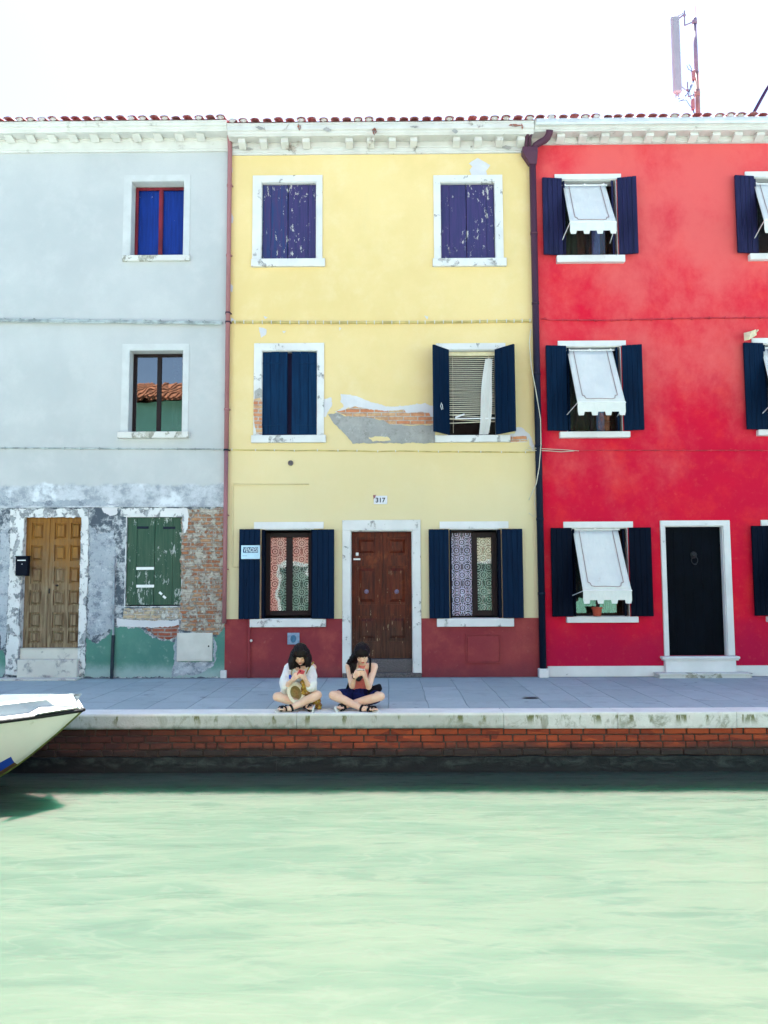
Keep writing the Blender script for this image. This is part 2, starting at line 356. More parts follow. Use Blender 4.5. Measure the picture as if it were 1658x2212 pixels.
def copingmat():
    n = NT('istrian_stone'); x, y, z = n.xyz()
    f = n.noise(2.4, 8, .65); col = n.mix(n.rng(f, .35, .65), (.68, .68, .65), (.80, .80, .77))
    v = n.noise(5, 8, .72, n.scl(None, (1, 1, .8), (3, 3, 1)), .6)
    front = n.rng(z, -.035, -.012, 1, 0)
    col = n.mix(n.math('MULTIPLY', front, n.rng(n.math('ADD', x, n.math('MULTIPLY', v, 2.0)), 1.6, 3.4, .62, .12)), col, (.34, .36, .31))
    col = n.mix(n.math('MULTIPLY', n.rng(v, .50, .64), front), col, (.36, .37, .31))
    sp = n.noise(2.6, 7, .7, n.scl(None, (2.2, 1, .5), (8, 0, 0)), .1)
    top = n.math('MULTIPLY', n.rng(z, -.16, -.04, 0, 1), front)
    col = n.mix(n.math('MULTIPLY', n.rng(sp, .525, .60), top), col, (.17, .18, .08))
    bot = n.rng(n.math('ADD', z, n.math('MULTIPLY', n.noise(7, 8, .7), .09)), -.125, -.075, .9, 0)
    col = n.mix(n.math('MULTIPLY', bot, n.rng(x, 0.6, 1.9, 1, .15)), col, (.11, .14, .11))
    h = n.math('ADD', n.noise(9, 8, .7), n.math('MULTIPLY', n.noise(50, 4), .3))
    return n.bsdf(col, .85, n.bump(h, .018), .2)
M['coping'] = copingmat()
def quaybrick():
    n = NT('canal_brick'); oi = n.new('ShaderNodeObjectInfo'); x, y, z = n.xyz()
    v = n.new('ShaderNodeTexVoronoi'); n.put(v.inputs['Vector'], n.scl(None, (4.2, 1, 14))); v.inputs['Scale'].default_value = 1
    k = n.xyz(v.outputs['Color'])
    col = n.mix(k[0], (.42, .080, .030), (.20, .036, .022)); col = n.mix(n.rng(n.noise(25, 6, .7), .45, .75, 0, .6), col, (.20, .07, .05))
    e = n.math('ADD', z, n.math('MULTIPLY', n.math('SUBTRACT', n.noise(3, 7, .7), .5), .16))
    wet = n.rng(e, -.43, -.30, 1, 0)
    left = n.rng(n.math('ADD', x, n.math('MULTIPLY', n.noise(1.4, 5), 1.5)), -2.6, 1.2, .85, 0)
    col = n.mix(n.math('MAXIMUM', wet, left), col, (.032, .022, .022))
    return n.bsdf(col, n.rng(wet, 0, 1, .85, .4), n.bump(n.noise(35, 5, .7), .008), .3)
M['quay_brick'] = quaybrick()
M['quay_mortar'] = plain('damp_mortar', (.07, .05, .042), .9, .4, 12, .01)
def footmat():
    n = NT('wet_algae_footing'); f = n.noise(5, 9, .7, n.scl(None, (1, 1, 2)), .5); x, y, z = n.xyz()
    col = n.mix(n.rng(f, .42, .66), (.005, .009, .012), (.042, .055, .052))
    e = n.math('ADD', z, n.math('MULTIPLY', n.noise(4, 6), .12))
    col = n.mix(n.rng(e, -.56, -.48, 1, 0), col, (.008, .011, .014))
    return n.bsdf(col, .5, n.bump(f, .02), .3)
M['footing'] = footmat()
def watermat():
    n = NT('turbid_canal_water'); x, y, z = n.xyz()
    a = n.noise(1.0, 6, .58, n.scl(None, (.50, 1.7, 1)), .25); b = n.noise(1.0, 5, .58, n.scl(None, (1.5, 5.5, 1), (5, 2, 0)), .5)
    c = n.noise(1.0, 4, .5, n.scl(None, (5, 14, 1))); big = n.noise(.30, 4, .5, n.scl(None, (1, 2.2, 1)))
    rid = n.math('ABSOLUTE', n.math('SUBTRACT', n.noise(1.0, 4, .5, n.scl(None, (1.1, 3.6, 1), (9, 1, 0)), .7), .5))
    k = n.math('ADD', n.math('MULTIPLY', a, .7), n.math('MULTIPLY', b, .45))
    col = n.mix(n.rng(big, .30, .70), (.038, .060, .046), (.045, .065, .049))
    col = n.mix(n.rng(k, .52, .68, 0, .5), col, (.060, .075, .058))
    col = n.mix(n.rng(rid, .035, .0, 0, .22), col, (.068, .080, .066))  # pale caustic-like ripple streaks painted into the water colour
    col = n.mix(n.rng(b, .45, .34, 0, .42), col, (.032, .051, .040))  # dark ripple shading put into the base colour
    h = n.math('ADD', n.math('MULTIPLY', a, 1.0), n.math('ADD', n.math('MULTIPLY', b, .55), n.math('MULTIPLY', c, .08)))
    m = n.bsdf(col, .04, n.bump(h, .022), .08, IOR=1.28, Subsurface_Weight=1.0, Subsurface_Radius=(.14, .50, .34), Subsurface_Scale=1.0)
    n.b.subsurface_method = 'BURLEY'
    return m
M['water'] = watermat()
M['ground'] = plain('dull_ground', (.20, .20, .18), .95, .3, 2)
M['boat_white'] = plain('white_gelcoat', (.70, .74, .70), .25, .05, 3, .0005, .5)
M['boat_hull'] = None
def hullmat():
    n = NT('boat_hull_gelcoat'); x, y, z = n.xyz()
    f = n.noise(3, 6, .6); col = n.mix(n.rng(f, .4, .7, 0, .5), (.70, .73, .68), (.60, .65, .60))
    sp = n.noise(7, 7, .7, n.scl(None, (1, 1, .5))); col = n.mix(n.rng(sp, .64, .70, 0, .3), col, (.36, .40, .30))
    return n.bsdf(col, .3, None, .5)
M['boat_hull'] = hullmat()
M['boat_grey'] = plain('grey_boat_panel', (.26, .31, .36), .5, .08, 4)
M['boat_rub'] = plain('black_rubber', (.008, .010, .012), .6, .3, 10, .002)
M['boat_blue'] = flaky('blue_boot_stripe', (.01, .06, .42), (.5, .6, .6), .66, 6)
M['boat_brown'] = flaky('brown_antifouling', (.12, .07, .04), (.06, .05, .04), .6, 6)
M['boat_stem'] = plain('weedy_stem_strip', (.09, .12, .03), .8, .4, 10)
M['skin'] = None
def skinmat(name, c):
    n = NT(name); f = n.noise(12, 4); col = n.mix(n.rng(f, .35, .65), c, (c[0]*.95, c[1]*.86, c[2]*.82))
    return n.bsdf(col, .55, None, .3, Subsurface_Weight=.12, Subsurface_Radius=(.02, .008, .004))
M['skin_a'] = skinmat('fair_skin', (.80, .56, .41)); M['skin_b'] = skinmat('warm_skin', (.78, .53, .39))
def hairmat(name, c):
    n = NT(name); g = n.noise(40, 4, .6, n.scl(None, (3, 3, .25)))
    return n.bsdf(n.mix(n.rng(g, .3, .7), c, tuple(v*.4 for v in c)), .42, n.bump(g, .003), .16)
M['hair_a'] = hairmat('dark_brown_hair', (.011, .006, .006)); M['hair_b'] = hairmat('black_maroon_hair', (.007, .0025, .005))
M['white_cloth'] = cloth('white_cotton', (.80, .80, .78), (.72, .72, .70), 8, .02); M['pink_cloth'] = cloth('coral_pink_cotton', (.72, .20, .17), (.66, .17, .15))
M['blue_cloth'] = cloth('navy_denim', (.010, .016, .10), (.006, .010, .05)); M['black_cloth'] = cloth('black_nylon', (.008, .008, .014))
def floral():
    n = NT('mustard_floral_cloth'); v = n.vor(38, feat='F1'); f = n.noise(22, 4, .6)
    col = n.mix(n.rng(f, .42, .58), (.42, .28, .05), (.20, .10, .03)); col = n.mix(n.rng(v, .24, .16), col, (.60, .48, .36))
    return n.bsdf(col, .9, n.bump(n.noise(30, 3), .006), .1)
M['floral'] = floral()
M['straw'] = cloth('cream_straw', (.80, .76, .60), (.70, .65, .48), 60, .003)
M['straw_in'] = cloth('shaded_straw_lining', (.42, .34, .17), (.34, .27, .12), 60, .004)
M['phone'] = plain('pale_phone_case', (.72, .62, .62), .3, .05); M['phone_red'] = plain('red_phone_case', (.62, .07, .10), .35, .1, 40)
M['lips'] = plain('lips', (.50, .09, .07), .4, .05); M['brow'] = plain('eyelash_dark', (.03, .015, .012), .7, .05)
M['sole'] = plain('pale_sandal_sole', (.62, .64, .60), .7, .1); M['black_strap'] = plain('black_sandal_strap', (.006, .006, .008), .7, .2)
M['antenna_panel'] = plain('pale_antenna_radome', (.30, .29, .34), .5, .05); M['antenna_steel'] = plain('galvanised_mast_steel', (.19, .145, .22), .5, .15)
M['antenna_pink'] = plain('reddish_mast_paint', (.27, .15, .15), .6, .2); M['purple_pole'] = plain('dark_violet_pole', (.025, .006, .05), .4, .1)
M['bird'] = plain('cream_lamp_shell', (.68, .62, .42), .5, .15)

# ------------------------------------------------------------------ mesh helpers
class MB:
    def __init__(s): s.v = []; s.f = []; s.mi = []; s.cur = 0
    def add(s, vs, fs):
        b = len(s.v); s.v += [Vector(v) for v in vs]; s.f += [tuple(b+i for i in f) for f in fs]; s.mi += [s.cur]*len(fs)
    def box(s, x0, x1, y0, y1, z0, z1, M_=None, bev=0.0):
        if bev > 0:
            bm = bmesh.new(); bmesh.ops.create_cube(bm, size=1)
            for v in bm.verts: v.co = Vector(((x0+x1)/2+v.co.x*(x1-x0), (y0+y1)/2+v.co.y*(y1-y0), (z0+z1)/2+v.co.z*(z1-z0)))
            bmesh.ops.bevel(bm, geom=list(bm.edges), offset=bev, segments=1, affect='EDGES', clamp_overlap=True)
            vs = [v.co.copy() for v in bm.verts]; fs = [[v.index for v in f.verts] for f in bm.faces]; bm.free()
        else:
            vs = [Vector(p) for p in ((x0,y0,z0),(x1,y0,z0),(x1,y1,z0),(x0,y1,z0),(x0,y0,z1),(x1,y0,z1),(x1,y1,z1),(x0,y1,z1))]
            fs = [(0,3,2,1),(4,5,6,7),(0,1,5,4),(1,2,6,5),(2,3,7,6),(3,0,4,7)]
        if M_ is not None: vs = [M_ @ v for v in vs]
        s.add(vs, fs)
    def quad(s, a, b, c, d): s.add([a, b, c, d], [(0, 1, 2, 3)])
    def tube(s, pts, r, seg=8, cap=True):
        pts = [Vector(p) for p in pts]; n = len(pts); rs = r if isinstance(r, (list, tuple)) else [r]*n
        vs = []; fs = []; ref = None
        for i, p in enumerate(pts):
            t = (pts[min(i+1, n-1)]-pts[max(i-1, 0)]).normalized()
            if ref is None: ref = Vector((0, 0, 1)) if abs(t.z) < .9 else Vector((1, 0, 0))
            u = (ref - t*ref.dot(t)); u = u.normalized() if u.length > 1e-6 else t.orthogonal().normalized(); ref = u; v = t.cross(u)
            for k in range(seg):
                a = 2*math.pi*k/seg; vs.append(p+(u*math.cos(a)+v*math.sin(a))*rs[i])
        for i in range(n-1):
            for k in range(seg):
                a = i*seg+k; b = i*seg+(k+1) % seg; fs.append((a, b, b+seg, a+seg))
        if cap: fs.append(tuple(range(seg-1, -1, -1))); fs.append(tuple((n-1)*seg+k for k in range(seg)))
        s.add(vs, fs)
    def lathe(s, prof, M_, seg=24):
        vs = []; fs = []; n = len(prof)
        for r, z in prof:
            for k in range(seg):
                a = 2*math.pi*k/seg; vs.append(M_ @ Vector((r*math.cos(a), r*math.sin(a), z)))
        for i in range(n-1):
            for k in range(seg):
                a = i*seg+k; b = i*seg+(k+1) % seg; fs.append((a, b, b+seg, a+seg))
        s.add(vs, fs)
    def ellipsoid(s, c, rx, ry, rz, R_=None, seg=16):
        M_ = Matrix.Translation(c) @ (R_.to_4x4() if R_ else Matrix.Identity(4)) @ Matrix.Diagonal((rx, ry, rz, 1))
        prof = [(math.sin(math.pi*i/(seg//2))+1e-4, -math.cos(math.pi*i/(seg//2))) for i in range(seg//2+1)]
        s.lathe(prof, M_, seg)
    def capsule(s, a, ra, b, rb, seg=12):
        a = Vector(a); b = Vector(b); d = b-a; L = d.length
        if L < 1e-5: s.ellipsoid(a, ra, ra, ra, seg=seg); return
        d /= L; pts = []; rs = []
        for t in (-1, -.8, -.45, 0): pts.append(a+d*ra*t); rs.append(max(1e-4, ra*math.sqrt(max(0, 1-t*t))))
        for t in (0, .45, .8, 1): pts.append(b+d*rb*t); rs.append(max(1e-4, rb*math.sqrt(max(0, 1-t*t))))
        s.tube(pts, rs, seg)

ORG = {}
def tag(o, label=None, cat=None, group=None, kind=None):
    if label: o['label'] = label
    if cat: o['category'] = cat
    if group: o['group'] = group
    if kind: o['kind'] = kind
    return o
def thing(name, label, cat, loc, group=None):
    o = bpy.data.objects.new(name, None); scene.collection.objects.link(o); o.empty_display_size = .3
    o.location = loc; ORG[o] = Vector(loc); return tag(o, label, cat, group)
def obj(name, mb, mat, parent=None, smooth=False, org=None, bevel=0.0):
    vs = mb.v
    if org is None:
        if vs:
            xs = [v.x for v in vs]; ys = [v.y for v in vs]; zs = [v.z for v in vs]
            org = Vector(((min(xs)+max(xs))/2, (min(ys)+max(ys))/2, min(zs)))
        else: org = Vector((0, 0, 0))
    me = bpy.data.meshes.new(name); me.from_pydata([v-org for v in vs], [], mb.f)
    for m_ in (mat if isinstance(mat, (list, tuple)) else [mat]): me.materials.append(m_)
    if isinstance(mat, (list, tuple)): me.polygons.foreach_set('material_index', mb.mi)
    if smooth: me.polygons.foreach_set('use_smooth', [True]*len(me.polygons))
    bm = bmesh.new(); bm.from_mesh(me); bmesh.ops.recalc_face_normals(bm, faces=bm.faces)
    bm.to_mesh(me); bm.free(); me.update()
    o = bpy.data.objects.new(name, me); scene.collection.objects.link(o); ORG[o] = org
    if parent is not None: o.parent = parent; o.location = org-ORG[parent]
    else: o.location = org
    if bevel:
        b = o.modifiers.new('bevel', 'BEVEL'); b.width = bevel; b.segments = 2; b.limit_method = 'ANGLE'
    return o
def struct(name, mb, mat, **k): return tag(obj(name, mb, mat, **k), kind='structure')

def jag(pts, amp=.02, step=.02, seed=0, sc=9.0):
    out = []; n = len(pts)
    for i in range(n):
        a = pts[i]; b = pts[(i+1) % n]; L = (b-a).length; k = max(1, int(L/step))
        for j in range(k):
            p = a.lerp(b, j/k); q = Vector((p.x*sc+seed*3.7, p.z*sc, seed*1.3))
            d = Vector((noise.noise(q)+.7*noise.noise(q*2.7)+.5*noise.noise(q*7.1), 0, noise.noise(q+Vector((17, 5, 3)))+.7*noise.noise(q*2.7+Vector((5, 7, 9)))+.5*noise.noise(q*7.1+Vector((2, 1, 4)))))
            out.append(p+d*amp)
    return out
def patch(name, pix, mat, parent, y=-.004, amp=.025, seed=0, thick=.004, raw=False):
    pts = [W(px, py, y) for px, py in pix] if not raw else pix
    pts = jag([Vector((p.x, y, p.z)) for p in pts], amp*1.15, .011, seed)
    tri = tessellate_polygon([pts]); mb = MB(); n = len(pts)
    vs = pts + [p+Vector((0, thick-.0005, 0)) for p in pts]
    fs = [tuple(t) for t in tri] + [(i, (i+1) % n, n+(i+1) % n, n+i) for i in range(n)]
    mb.add(vs, fs); return obj(name, mb, mat, parent)

def grid_panel(mb, rect, holes, y, depth, back=False):
    x0, x1, z0, z1 = rect
    xs = sorted(set([x0, x1]+[h[0] for h in holes]+[h[1] for h in holes])); zs = sorted(set([z0, z1]+[h[2] for h in holes]+[h[3] for h in holes]))
    xs = [x for x in xs if x0-1e-6 <= x <= x1+1e-6]; zs = [z for z in zs if z0-1e-6 <= z <= z1+1e-6]
    def inh(cx, cz): return any(h[0] < cx < h[1] and h[2] < cz < h[3] for h in holes)
    for i in range(len(xs)-1):
        for j in range(len(zs)-1):
            if inh((xs[i]+xs[i+1])/2, (zs[j]+zs[j+1])/2): continue
            mb.quad((xs[i], y, zs[j]), (xs[i+1], y, zs[j]), (xs[i+1], y, zs[j+1]), (xs[i], y, zs[j+1]))
    for a, b, c, d in holes:
        c = max(c, z0); yb = y+depth
        mb.quad((a, y, c), (a, yb, c), (a, yb, d), (a, y, d)); mb.quad((b, y, c), (b, y, d), (b, yb, d), (b, yb, c))
        mb.quad((a, y, d), (a, yb, d), (b, yb, d), (b, y, d)); mb.quad((a, y, c), (b, y, c), (b, yb, c), (a, yb, c))
        if back: mb.quad((a, yb, c), (b, yb, c), (b, yb, d), (a, yb, d))

def ring(mb, outer, inner, y0, y1, bottom=False, top=True):
    ox0, ox1, oz0, oz1 = outer; ix0, ix1, iz0, iz1 = inner
    zb = iz0 if bottom else min(iz0, oz0)
    mb.box(ox0, ix0, y0, y1, zb, iz1); mb.box(ix1, ox1, y0, y1, zb, iz1)
    if top: mb.box(ox0, ox1, y0, y1, iz1, oz1)
    if bottom: mb.box(ox0, ox1, y0, y1, oz0, iz0)

HOUSE_DEPTH = 6.0
def house_shell(parent, x0, x1, ztop, holes, mat):
    mb = MB(); grid_panel(mb, (x0, x1, 0.0, ztop), holes, 0.0, .24)
    Y = HOUSE_DEPTH
    mb.quad((x0, 0, 0), (x0, Y, 0), (x0, Y, ztop), (x0, 0, ztop)); mb.quad((x1, 0, 0), (x1, 0, ztop), (x1, Y, ztop), (x1, Y, 0))
    mb.quad((x0, Y, 0), (x1, Y, 0), (x1, Y, ztop), (x0, Y, ztop))
    o = obj('wall', mb, mat, parent)
    rm = MB(); rm.box(x0+.03, x1-.03, .95, 1.0, 0.02, ztop-.05)      # partition closing the front rooms
    zf = [W(829, 970, 0).z, W(829, 695, 0).z]
    for z in zf: rm.box(x0+.03, x1-.03, .26, .95, z-.06, z+.06)
    obj('room_partition', rm, M['room'], parent)
    return o

def casement(parent, r, y=.17, fw=.05, mull=True, mat='casement_wood', pane='glass', name='casement', mw=.07, bot=None):
    mb = MB(); x0, x1, z0, z1 = r; th = .045; b_ = bot or fw
    mb.box(x0, x0+fw, y, y+th, z0, z1, bev=.006); mb.box(x1-fw, x1, y, y+th, z0, z1, bev=.006)
    mb.box(x0+fw, x1-fw, y+.003, y+th-.003, z1-fw, z1, bev=.005); mb.box(x0+fw, x1-fw, y+.003, y+th-.003, z0, z0+b_, bev=.005)
    cx = (x0+x1)/2
    if mull: mb.box(cx-mw/2, cx+mw/2, y-.004, y+th+.002, z0+b_, z1-fw, bev=.006)
    o = obj(name, mb, M[mat], parent)
    cells = [(x0+fw, cx-mw/2), (cx+mw/2, x1-fw)] if mull else [(x0+fw, x1-fw)]
    for a, b in cells:
        p = MB(); p.box(a+.001, b-.001, y+.018, y+.023, z0+b_, z1-fw); obj('pane', p, M[pane], parent)
    return o

def leaf(parent, hx, z0, z1, width, ang, side, mat, yh=-.02, th=.035, planks=3, battens=True, iron=True, name='shutter'):
    # a plank shutter leaf hinged at hx; side -1 swings to the left; ang 0 = flat against the wall
    T = Matrix.Translation((hx, yh, 0)) @ Matrix.Diagonal((side, 1, 1, 1)) @ Matrix.Rotation(RAD(-ang), 4, 'Z')
    mb = MB(); pw = width/planks
    for i in range(planks): mb.box(i*pw+.0015, (i+1)*pw-.0015, -th, 0, z0, z1, T, bev=.004)
    mb.box(.004, width-.004, -th+.008, -.006, z0+.003, z1-.003, T)
    if iron:
        mb.box(width*.62, width*.67, -th-.012, -th+.002, (z0+z1)/2-.20, (z0+z1)/2-.08, T, bev=.004)
    o = obj(name, mb, M[mat], parent)
    return o

def stone_window(house, inner, surround=None, lintel=None, sill=None, mat='white_stone', liner='white_stone', sillmat=None, proud=.02, name='window', sill_out=.06):
    mb = MB(); i = inner; h = grow(i, .012)
    ring(mb, h, i, -.004, .225, bottom=True)
    if surround:
        o = surround; mb.box(o[0], h[0], -proud, .012, i[2], h[3]); mb.box(h[1], o[1], -proud, .012, i[2], h[3]); mb.box(o[0], o[1], -proud, .012, h[3], o[3])
    if lintel: mb.box(lintel[0], lintel[1], -proud, .012, h[3], lintel[3])
    w_ = obj(name, mb, M[mat], house)
    if sill:
        s = MB(); s.box(sill[0], sill[1], -sill_out, .10, sill[2], min(sill[3], i[2]), bev=.006); obj('sill', s, M[sillmat or mat], w_)
    return w_, h

def curtain(parent, r, y, mat, amp=.012, waves=7, name='curtain', n=60):
    x0, x1, z0, z1 = r; mb = MB(); vs = []; fs = []
    ph = random.random()*6
    for i in range(n+1):
        t = i/n; yy = y+amp*math.sin(t*waves*2*math.pi+ph)+amp*.4*math.sin(t*waves*4.7+ph*2)
        vs += [(x0+(x1-x0)*t, yy, z0), (x0+(x1-x0)*t, yy*1.0+amp*.3, z1)]
    for i in range(n): fs.append((2*i, 2*i+2, 2*i+3, 2*i+1))
    mb.add(vs, fs); return obj(name, mb, M[mat], parent, smooth=True)

# ------------------------------------------------------------------ the setting
YE = G(829, 1541, 0).y
YC = G(829, 1531, 0).y
ZW = W(829, 1668, YE).z
OPP = -12.25
mb = MB(); mb.quad((-40, YC, 0), (40, YC, 0), (40, .02, 0), (-40, .02, 0)); struct('pavement', mb, M['paving'])
mb = MB(); mb.quad((-1500, .02, -.02), (1500, .02, -.02), (1500, 1500, -.02), (-1500, 1500, -.02)); struct('ground', mb, M['ground'])
mb = MB(); mb.quad((-400, OPP+.05, ZW), (400, OPP+.05, ZW), (400, YE+.12, ZW), (-400, YE+.12, ZW)); struct('water', mb, M['water'])
mb = MB(); mb.box(-60, 60, -70, OPP, -2, -.03); struct('opposite_pavement', mb, M['paving'])

# quay wall
q = thing('quay_wall', 'low brick quay wall capped with stained pale stone, above the green canal', 'quay wall', (0, YE, ZW))
mb = MB(); zc = W(829, 1575, YE).z; xs = [-40]
joints = [W(p, 1560, YE).x for p in (-520, -100, 130, 640, 1087, 1334, 1591, 1850, 2100)]
joints = [-20, -14, -9.5]+joints+[9.5, 14, 20]
for a, b in zip(joints[:-1], joints[1:]):
    dz = random.uniform(-.003, .003); dy = random.uniform(-.006, .006)
    mb.box(a+.001, b-.001, YE+dy*.5, YC-.002, zc+random.uniform(-.006, .004), .004+dz*.5, bev=.006)
obj('coping', mb, M['coping'], q)
z_b0 = W(829, 1633, YE+.05).z
mb = MB(); rows = 4; rh = (zc-z_b0)/rows
for r_ in range(rows):
    x = -12 + (r_ % 2)*.13+random.random()*.05
    while x < 12:
        bl = random.choice([.255, .255, .25, .125, .26]); dy = random.uniform(-.007, .007)
        mb.box(x, x+bl-.014, YE+.045+dy, YE+.16, zc-(r_+1)*rh+.006+random.uniform(-.002, .002), zc-r_*rh-.006, bev=.007); x += bl
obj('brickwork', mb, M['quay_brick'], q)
mb = MB(); mb.box(-20, 20, YE+.058, YE+.4, z_b0-.02, zc+.01); obj('mortar_bed', mb, M['quay_mortar'], q)
mb = MB(); n_ = 220
for i in range(n_):
    a = -14+28*i/n_; b = -14+28*(i+1)/n_; o1 = noise.noise(Vector((a*1.7, 0, 0)))*.018
    mb.box(a, b, YE+.0+o1, YE+.4, -2.2, z_b0-.004+noise.noise(Vector((a*3, 5, 0)))*.012)
obj('footing', mb, M['footing'], q)
mb = MB(); mb.quad((-60, OPP, 0), (60, OPP, 0), (60, OPP, -2), (-60, OPP, -2))
struct('opposite_bank', mb, M['footing'])

m = MB(); c = G(1146, 1509)
pts_ = [Vector((c.x+.10*math.cos(a)*(1+.25*math.sin(3*a)), c.y+.045*math.sin(a)*(1+.2*math.cos(2*a)), .004)) for a in [k/14*6.283 for k in range(14)]]
m.add(pts_, [tuple(range(14))]); m.add([p+Vector((0, 0, .012)) for p in pts_], [tuple(range(14))])
dl = obj('leaf_litter', m, M['black_iron']); tag(dl, 'small dark patch of leaf litter on the paving to the right of the seated people', 'leaf litter')  # leaf litter modelled as a flat dark patch on the paving
# ------------------------------------------------------------------ house boundaries
XL = W(492, 800, 0).x; XR = W(1160, 900, 0).x
X_W, X_E = -11.0, 11.0

# ------------------------------------------------------------------ cornice + roof builders
def cornice(house, x0, x1, pc, ytop, ybot_band, yd0, yd1, yfr, mat, first, step, dw, missing=()):
    YF, YD, YB = -.03, -.20, -.33
    zt = W(pc, ytop, YB).z; zb = W(pc, ybot_band, YB).z; zd1 = W(pc, yd1, YD).z; zd0 = zb-.0
    zfr = W(pc, yfr, YF).z
    mb = MB()
    # running profile (y, z) from wall foot to crown
    prof = [(0.0, zfr), (YF, zfr), (YF, zfr+.03), (YF-.012, zfr+.035), (YF-.012, zd1-.03), (YF-.03, zd1-.02), (YF-.03, zb), (-.26, zb), (-.27, zb+.015),
            (-.29, zb+.03), (-.295, zb+.055), (-.325, zb+.07), (YB, zb+.09), (YB, zt-.035), (YB-.012, zt-.03), (YB-.012, zt), (0.1, zt)]
    nx = max(2, int((x1-x0)/.25)); vs = []; fs = []; k = len(prof)
    for i in range(nx+1):
        x = x0+(x1-x0)*i/nx; wob = noise.noise(Vector((x*.8, 3, pc)))*.006
        for (y, z) in prof: vs.append((x, y, z+wob))
    for i in range(nx):
        for j in range(k-1): a = i*k+j; fs.append((a, a+1, a+1+k, a+k))
    fs.append(tuple(range(k))); fs.append(tuple(nx*k+j for j in range(k)))
    mb.add(vs, fs)
    i = -30
    while i < 40:
        cx = W(first+step*i, yd1, YD).x
        if x0+.04 < cx-dw and cx+dw < x1-.02 and i not in missing:
            # corbel with a chamfered foot
            a, b = cx-dw/2, cx+dw/2; y0, y1 = YF-.035, YD
            vs = [(a, y0, zd1-.05), (b, y0, zd1-.05), (b, y1, zd1), (a, y1, zd1), (a, y0, zb-.003), (b, y0, zb-.003), (b, y1, zb-.003), (a, y1, zb-.003)]
            mb.add(vs, [(0,1,2,3),(4,5,6,7),(0,1,5,4),(1,2,6,5),(2,3,7,6),(3,0,4,7)])
        i += 1
    obj('cornice', mb, mat, house)
    return zt, zfr

def tile_roof(house, x0, x1, zt, seed=0, spacing=.176):
    rnd = random.Random(seed); slope = .34; mb = MB(); n = int((x1-x0)/spacing)
    y_e, y_r = -.36, 3.0; seg = 7; rows = 9; L = (y_r-y_e)/rows
    for side in (0, 1):
        for c in range(n):
            cx = x0+(c+.5)*(x1-x0)/n
            for r_ in range(rows):
                r0 = .074; j = rnd.uniform(-1, 1)
                if side == 0:
                    ya = y_e+r_*L-.03+(rnd.uniform(-.03, .02) if r_ == 0 else 0); yb = y_e+(r_+1)*L+.02
                    za = zt+.008+(ya-y_e)*slope+.028; zb_ = zt+.008+(yb-y_e)*slope
                else:
                    ya = 6.36-(y_e+r_*L-.03)-.0-y_e*0; yb = 6.36-(y_e+(r_+1)*L+.02)
                    ya = 6.0-(y_e+r_*L-.03); yb = 6.0-(y_e+(r_+1)*L+.02)
                    za = zt+.008+(6.0-ya-y_e)*slope+.028; zb_ = zt+.008+(6.0-yb-y_e)*slope
                tilt = j*.012 if r_ == 0 else 0; dz = rnd.uniform(-.014, .008) if r_ == 0 else 0
                vs = []
                for (yy, zz, rr) in ((ya, za, r0), (yb, zb_, r0*.82)):
                    for k in range(seg+1):
                        a = math.pi*k/seg; vs.append((cx+tilt+rr*math.cos(a), yy, zz+dz+rr*.5*math.sin(a)))
                    for k in range(seg, -1, -1):
                        a = math.pi*k/seg; q_ = rr-.014; vs.append((cx+tilt+q_*math.cos(a), yy, zz+dz+q_*.5*math.sin(a)))
                m = 2*(seg+1); fs = [(k, (k+1) % m, m+(k+1) % m, m+k) for k in range(m)]+[(k, k+1, m-2-k, m-1-k) for k in range(seg)]
                mb.add(vs, fs)
            # channel sheet between covers
    mb.add([(x0, y_e-.0, zt+.006), (x1, y_e-.0, zt+.006), (x1, 3.0, zt+.006+(3.0-y_e)*slope), (x0, 3.0, zt+.006+(3.0-y_e)*slope)], [(0, 1, 2, 3)])
    mb.add([(x0, 6.36, zt+.006), (x1, 6.36, zt+.006), (x1, 3.0, zt+.006+(3.0-y_e)*slope), (x0, 3.0, zt+.006+(3.0-y_e)*slope)], [(0, 1, 2, 3)])
    zr = zt+.006+(3.0-y_e)*slope
    for x in (x0+.01, x1-.01): mb.add([(x, 0, zt-.01), (x, 6, zt-.01), (x, 3, zr-.01)], [(0, 1, 2)])
    mb.cur = 1; lm = mb
    for c in range(n):
        cx = x0+(c+.5)*(x1-x0)/n
        if rnd.random() < .45:
            lm.ellipsoid(Vector((cx+rnd.uniform(-.01, .01), y_e+.005, zt+.035)), .058, .03, .034, seg=8)
    obj('roof', mb, [M['tile'], M['lime']], house)

# ================================================================== GREY HOUSE
gh = thing('house', 'grey rendered house with an ochre door, bare brick and green dado, at the left', 'house', (-6, 0, 0))
g_w1 = R(283, 392, 396, 553); g_w2 = R(278, 757, 393.5, 933); g_d = R(50, 1116, 172, 1424); g_gw = R(271.4, 1117, 392, 1309.5)
g_d = (W(47, 1250).x, W(172, 1250).x, 0.0, g_d[3])
zt_g = None
w1, h1 = stone_window(gh, g_w1, surround=R(266, 378, 410, 553), sill=R(265, 553, 411, 565), mat='grey_surround', sillmat='sill_stone', proud=.008, sill_out=.05)
casement(w1, (g_w1[0]+.004, g_w1[1]-.004, g_w1[2]+.002, g_w1[3]-.004), .19, .045, True, 'crimson_wood', 'glass_dull', mw=.065)
b = MB(); cx = (g_w1[0]+g_w1[1])/2
b.box(g_w1[0]+.03, g_w1[1]-.03, .245, .26, g_w1[2]+.02, g_w1[3]-.02); obj('blue_board', b, M['blue_panel'], w1)
w2, h2 = stone_window(gh, g_w2, surround=R(262, 743, 407, 935), sill=R(256, 934, 409, 947.5), mat='grey_surround', sillmat='sill_stone', proud=.008, sill_out=.08)
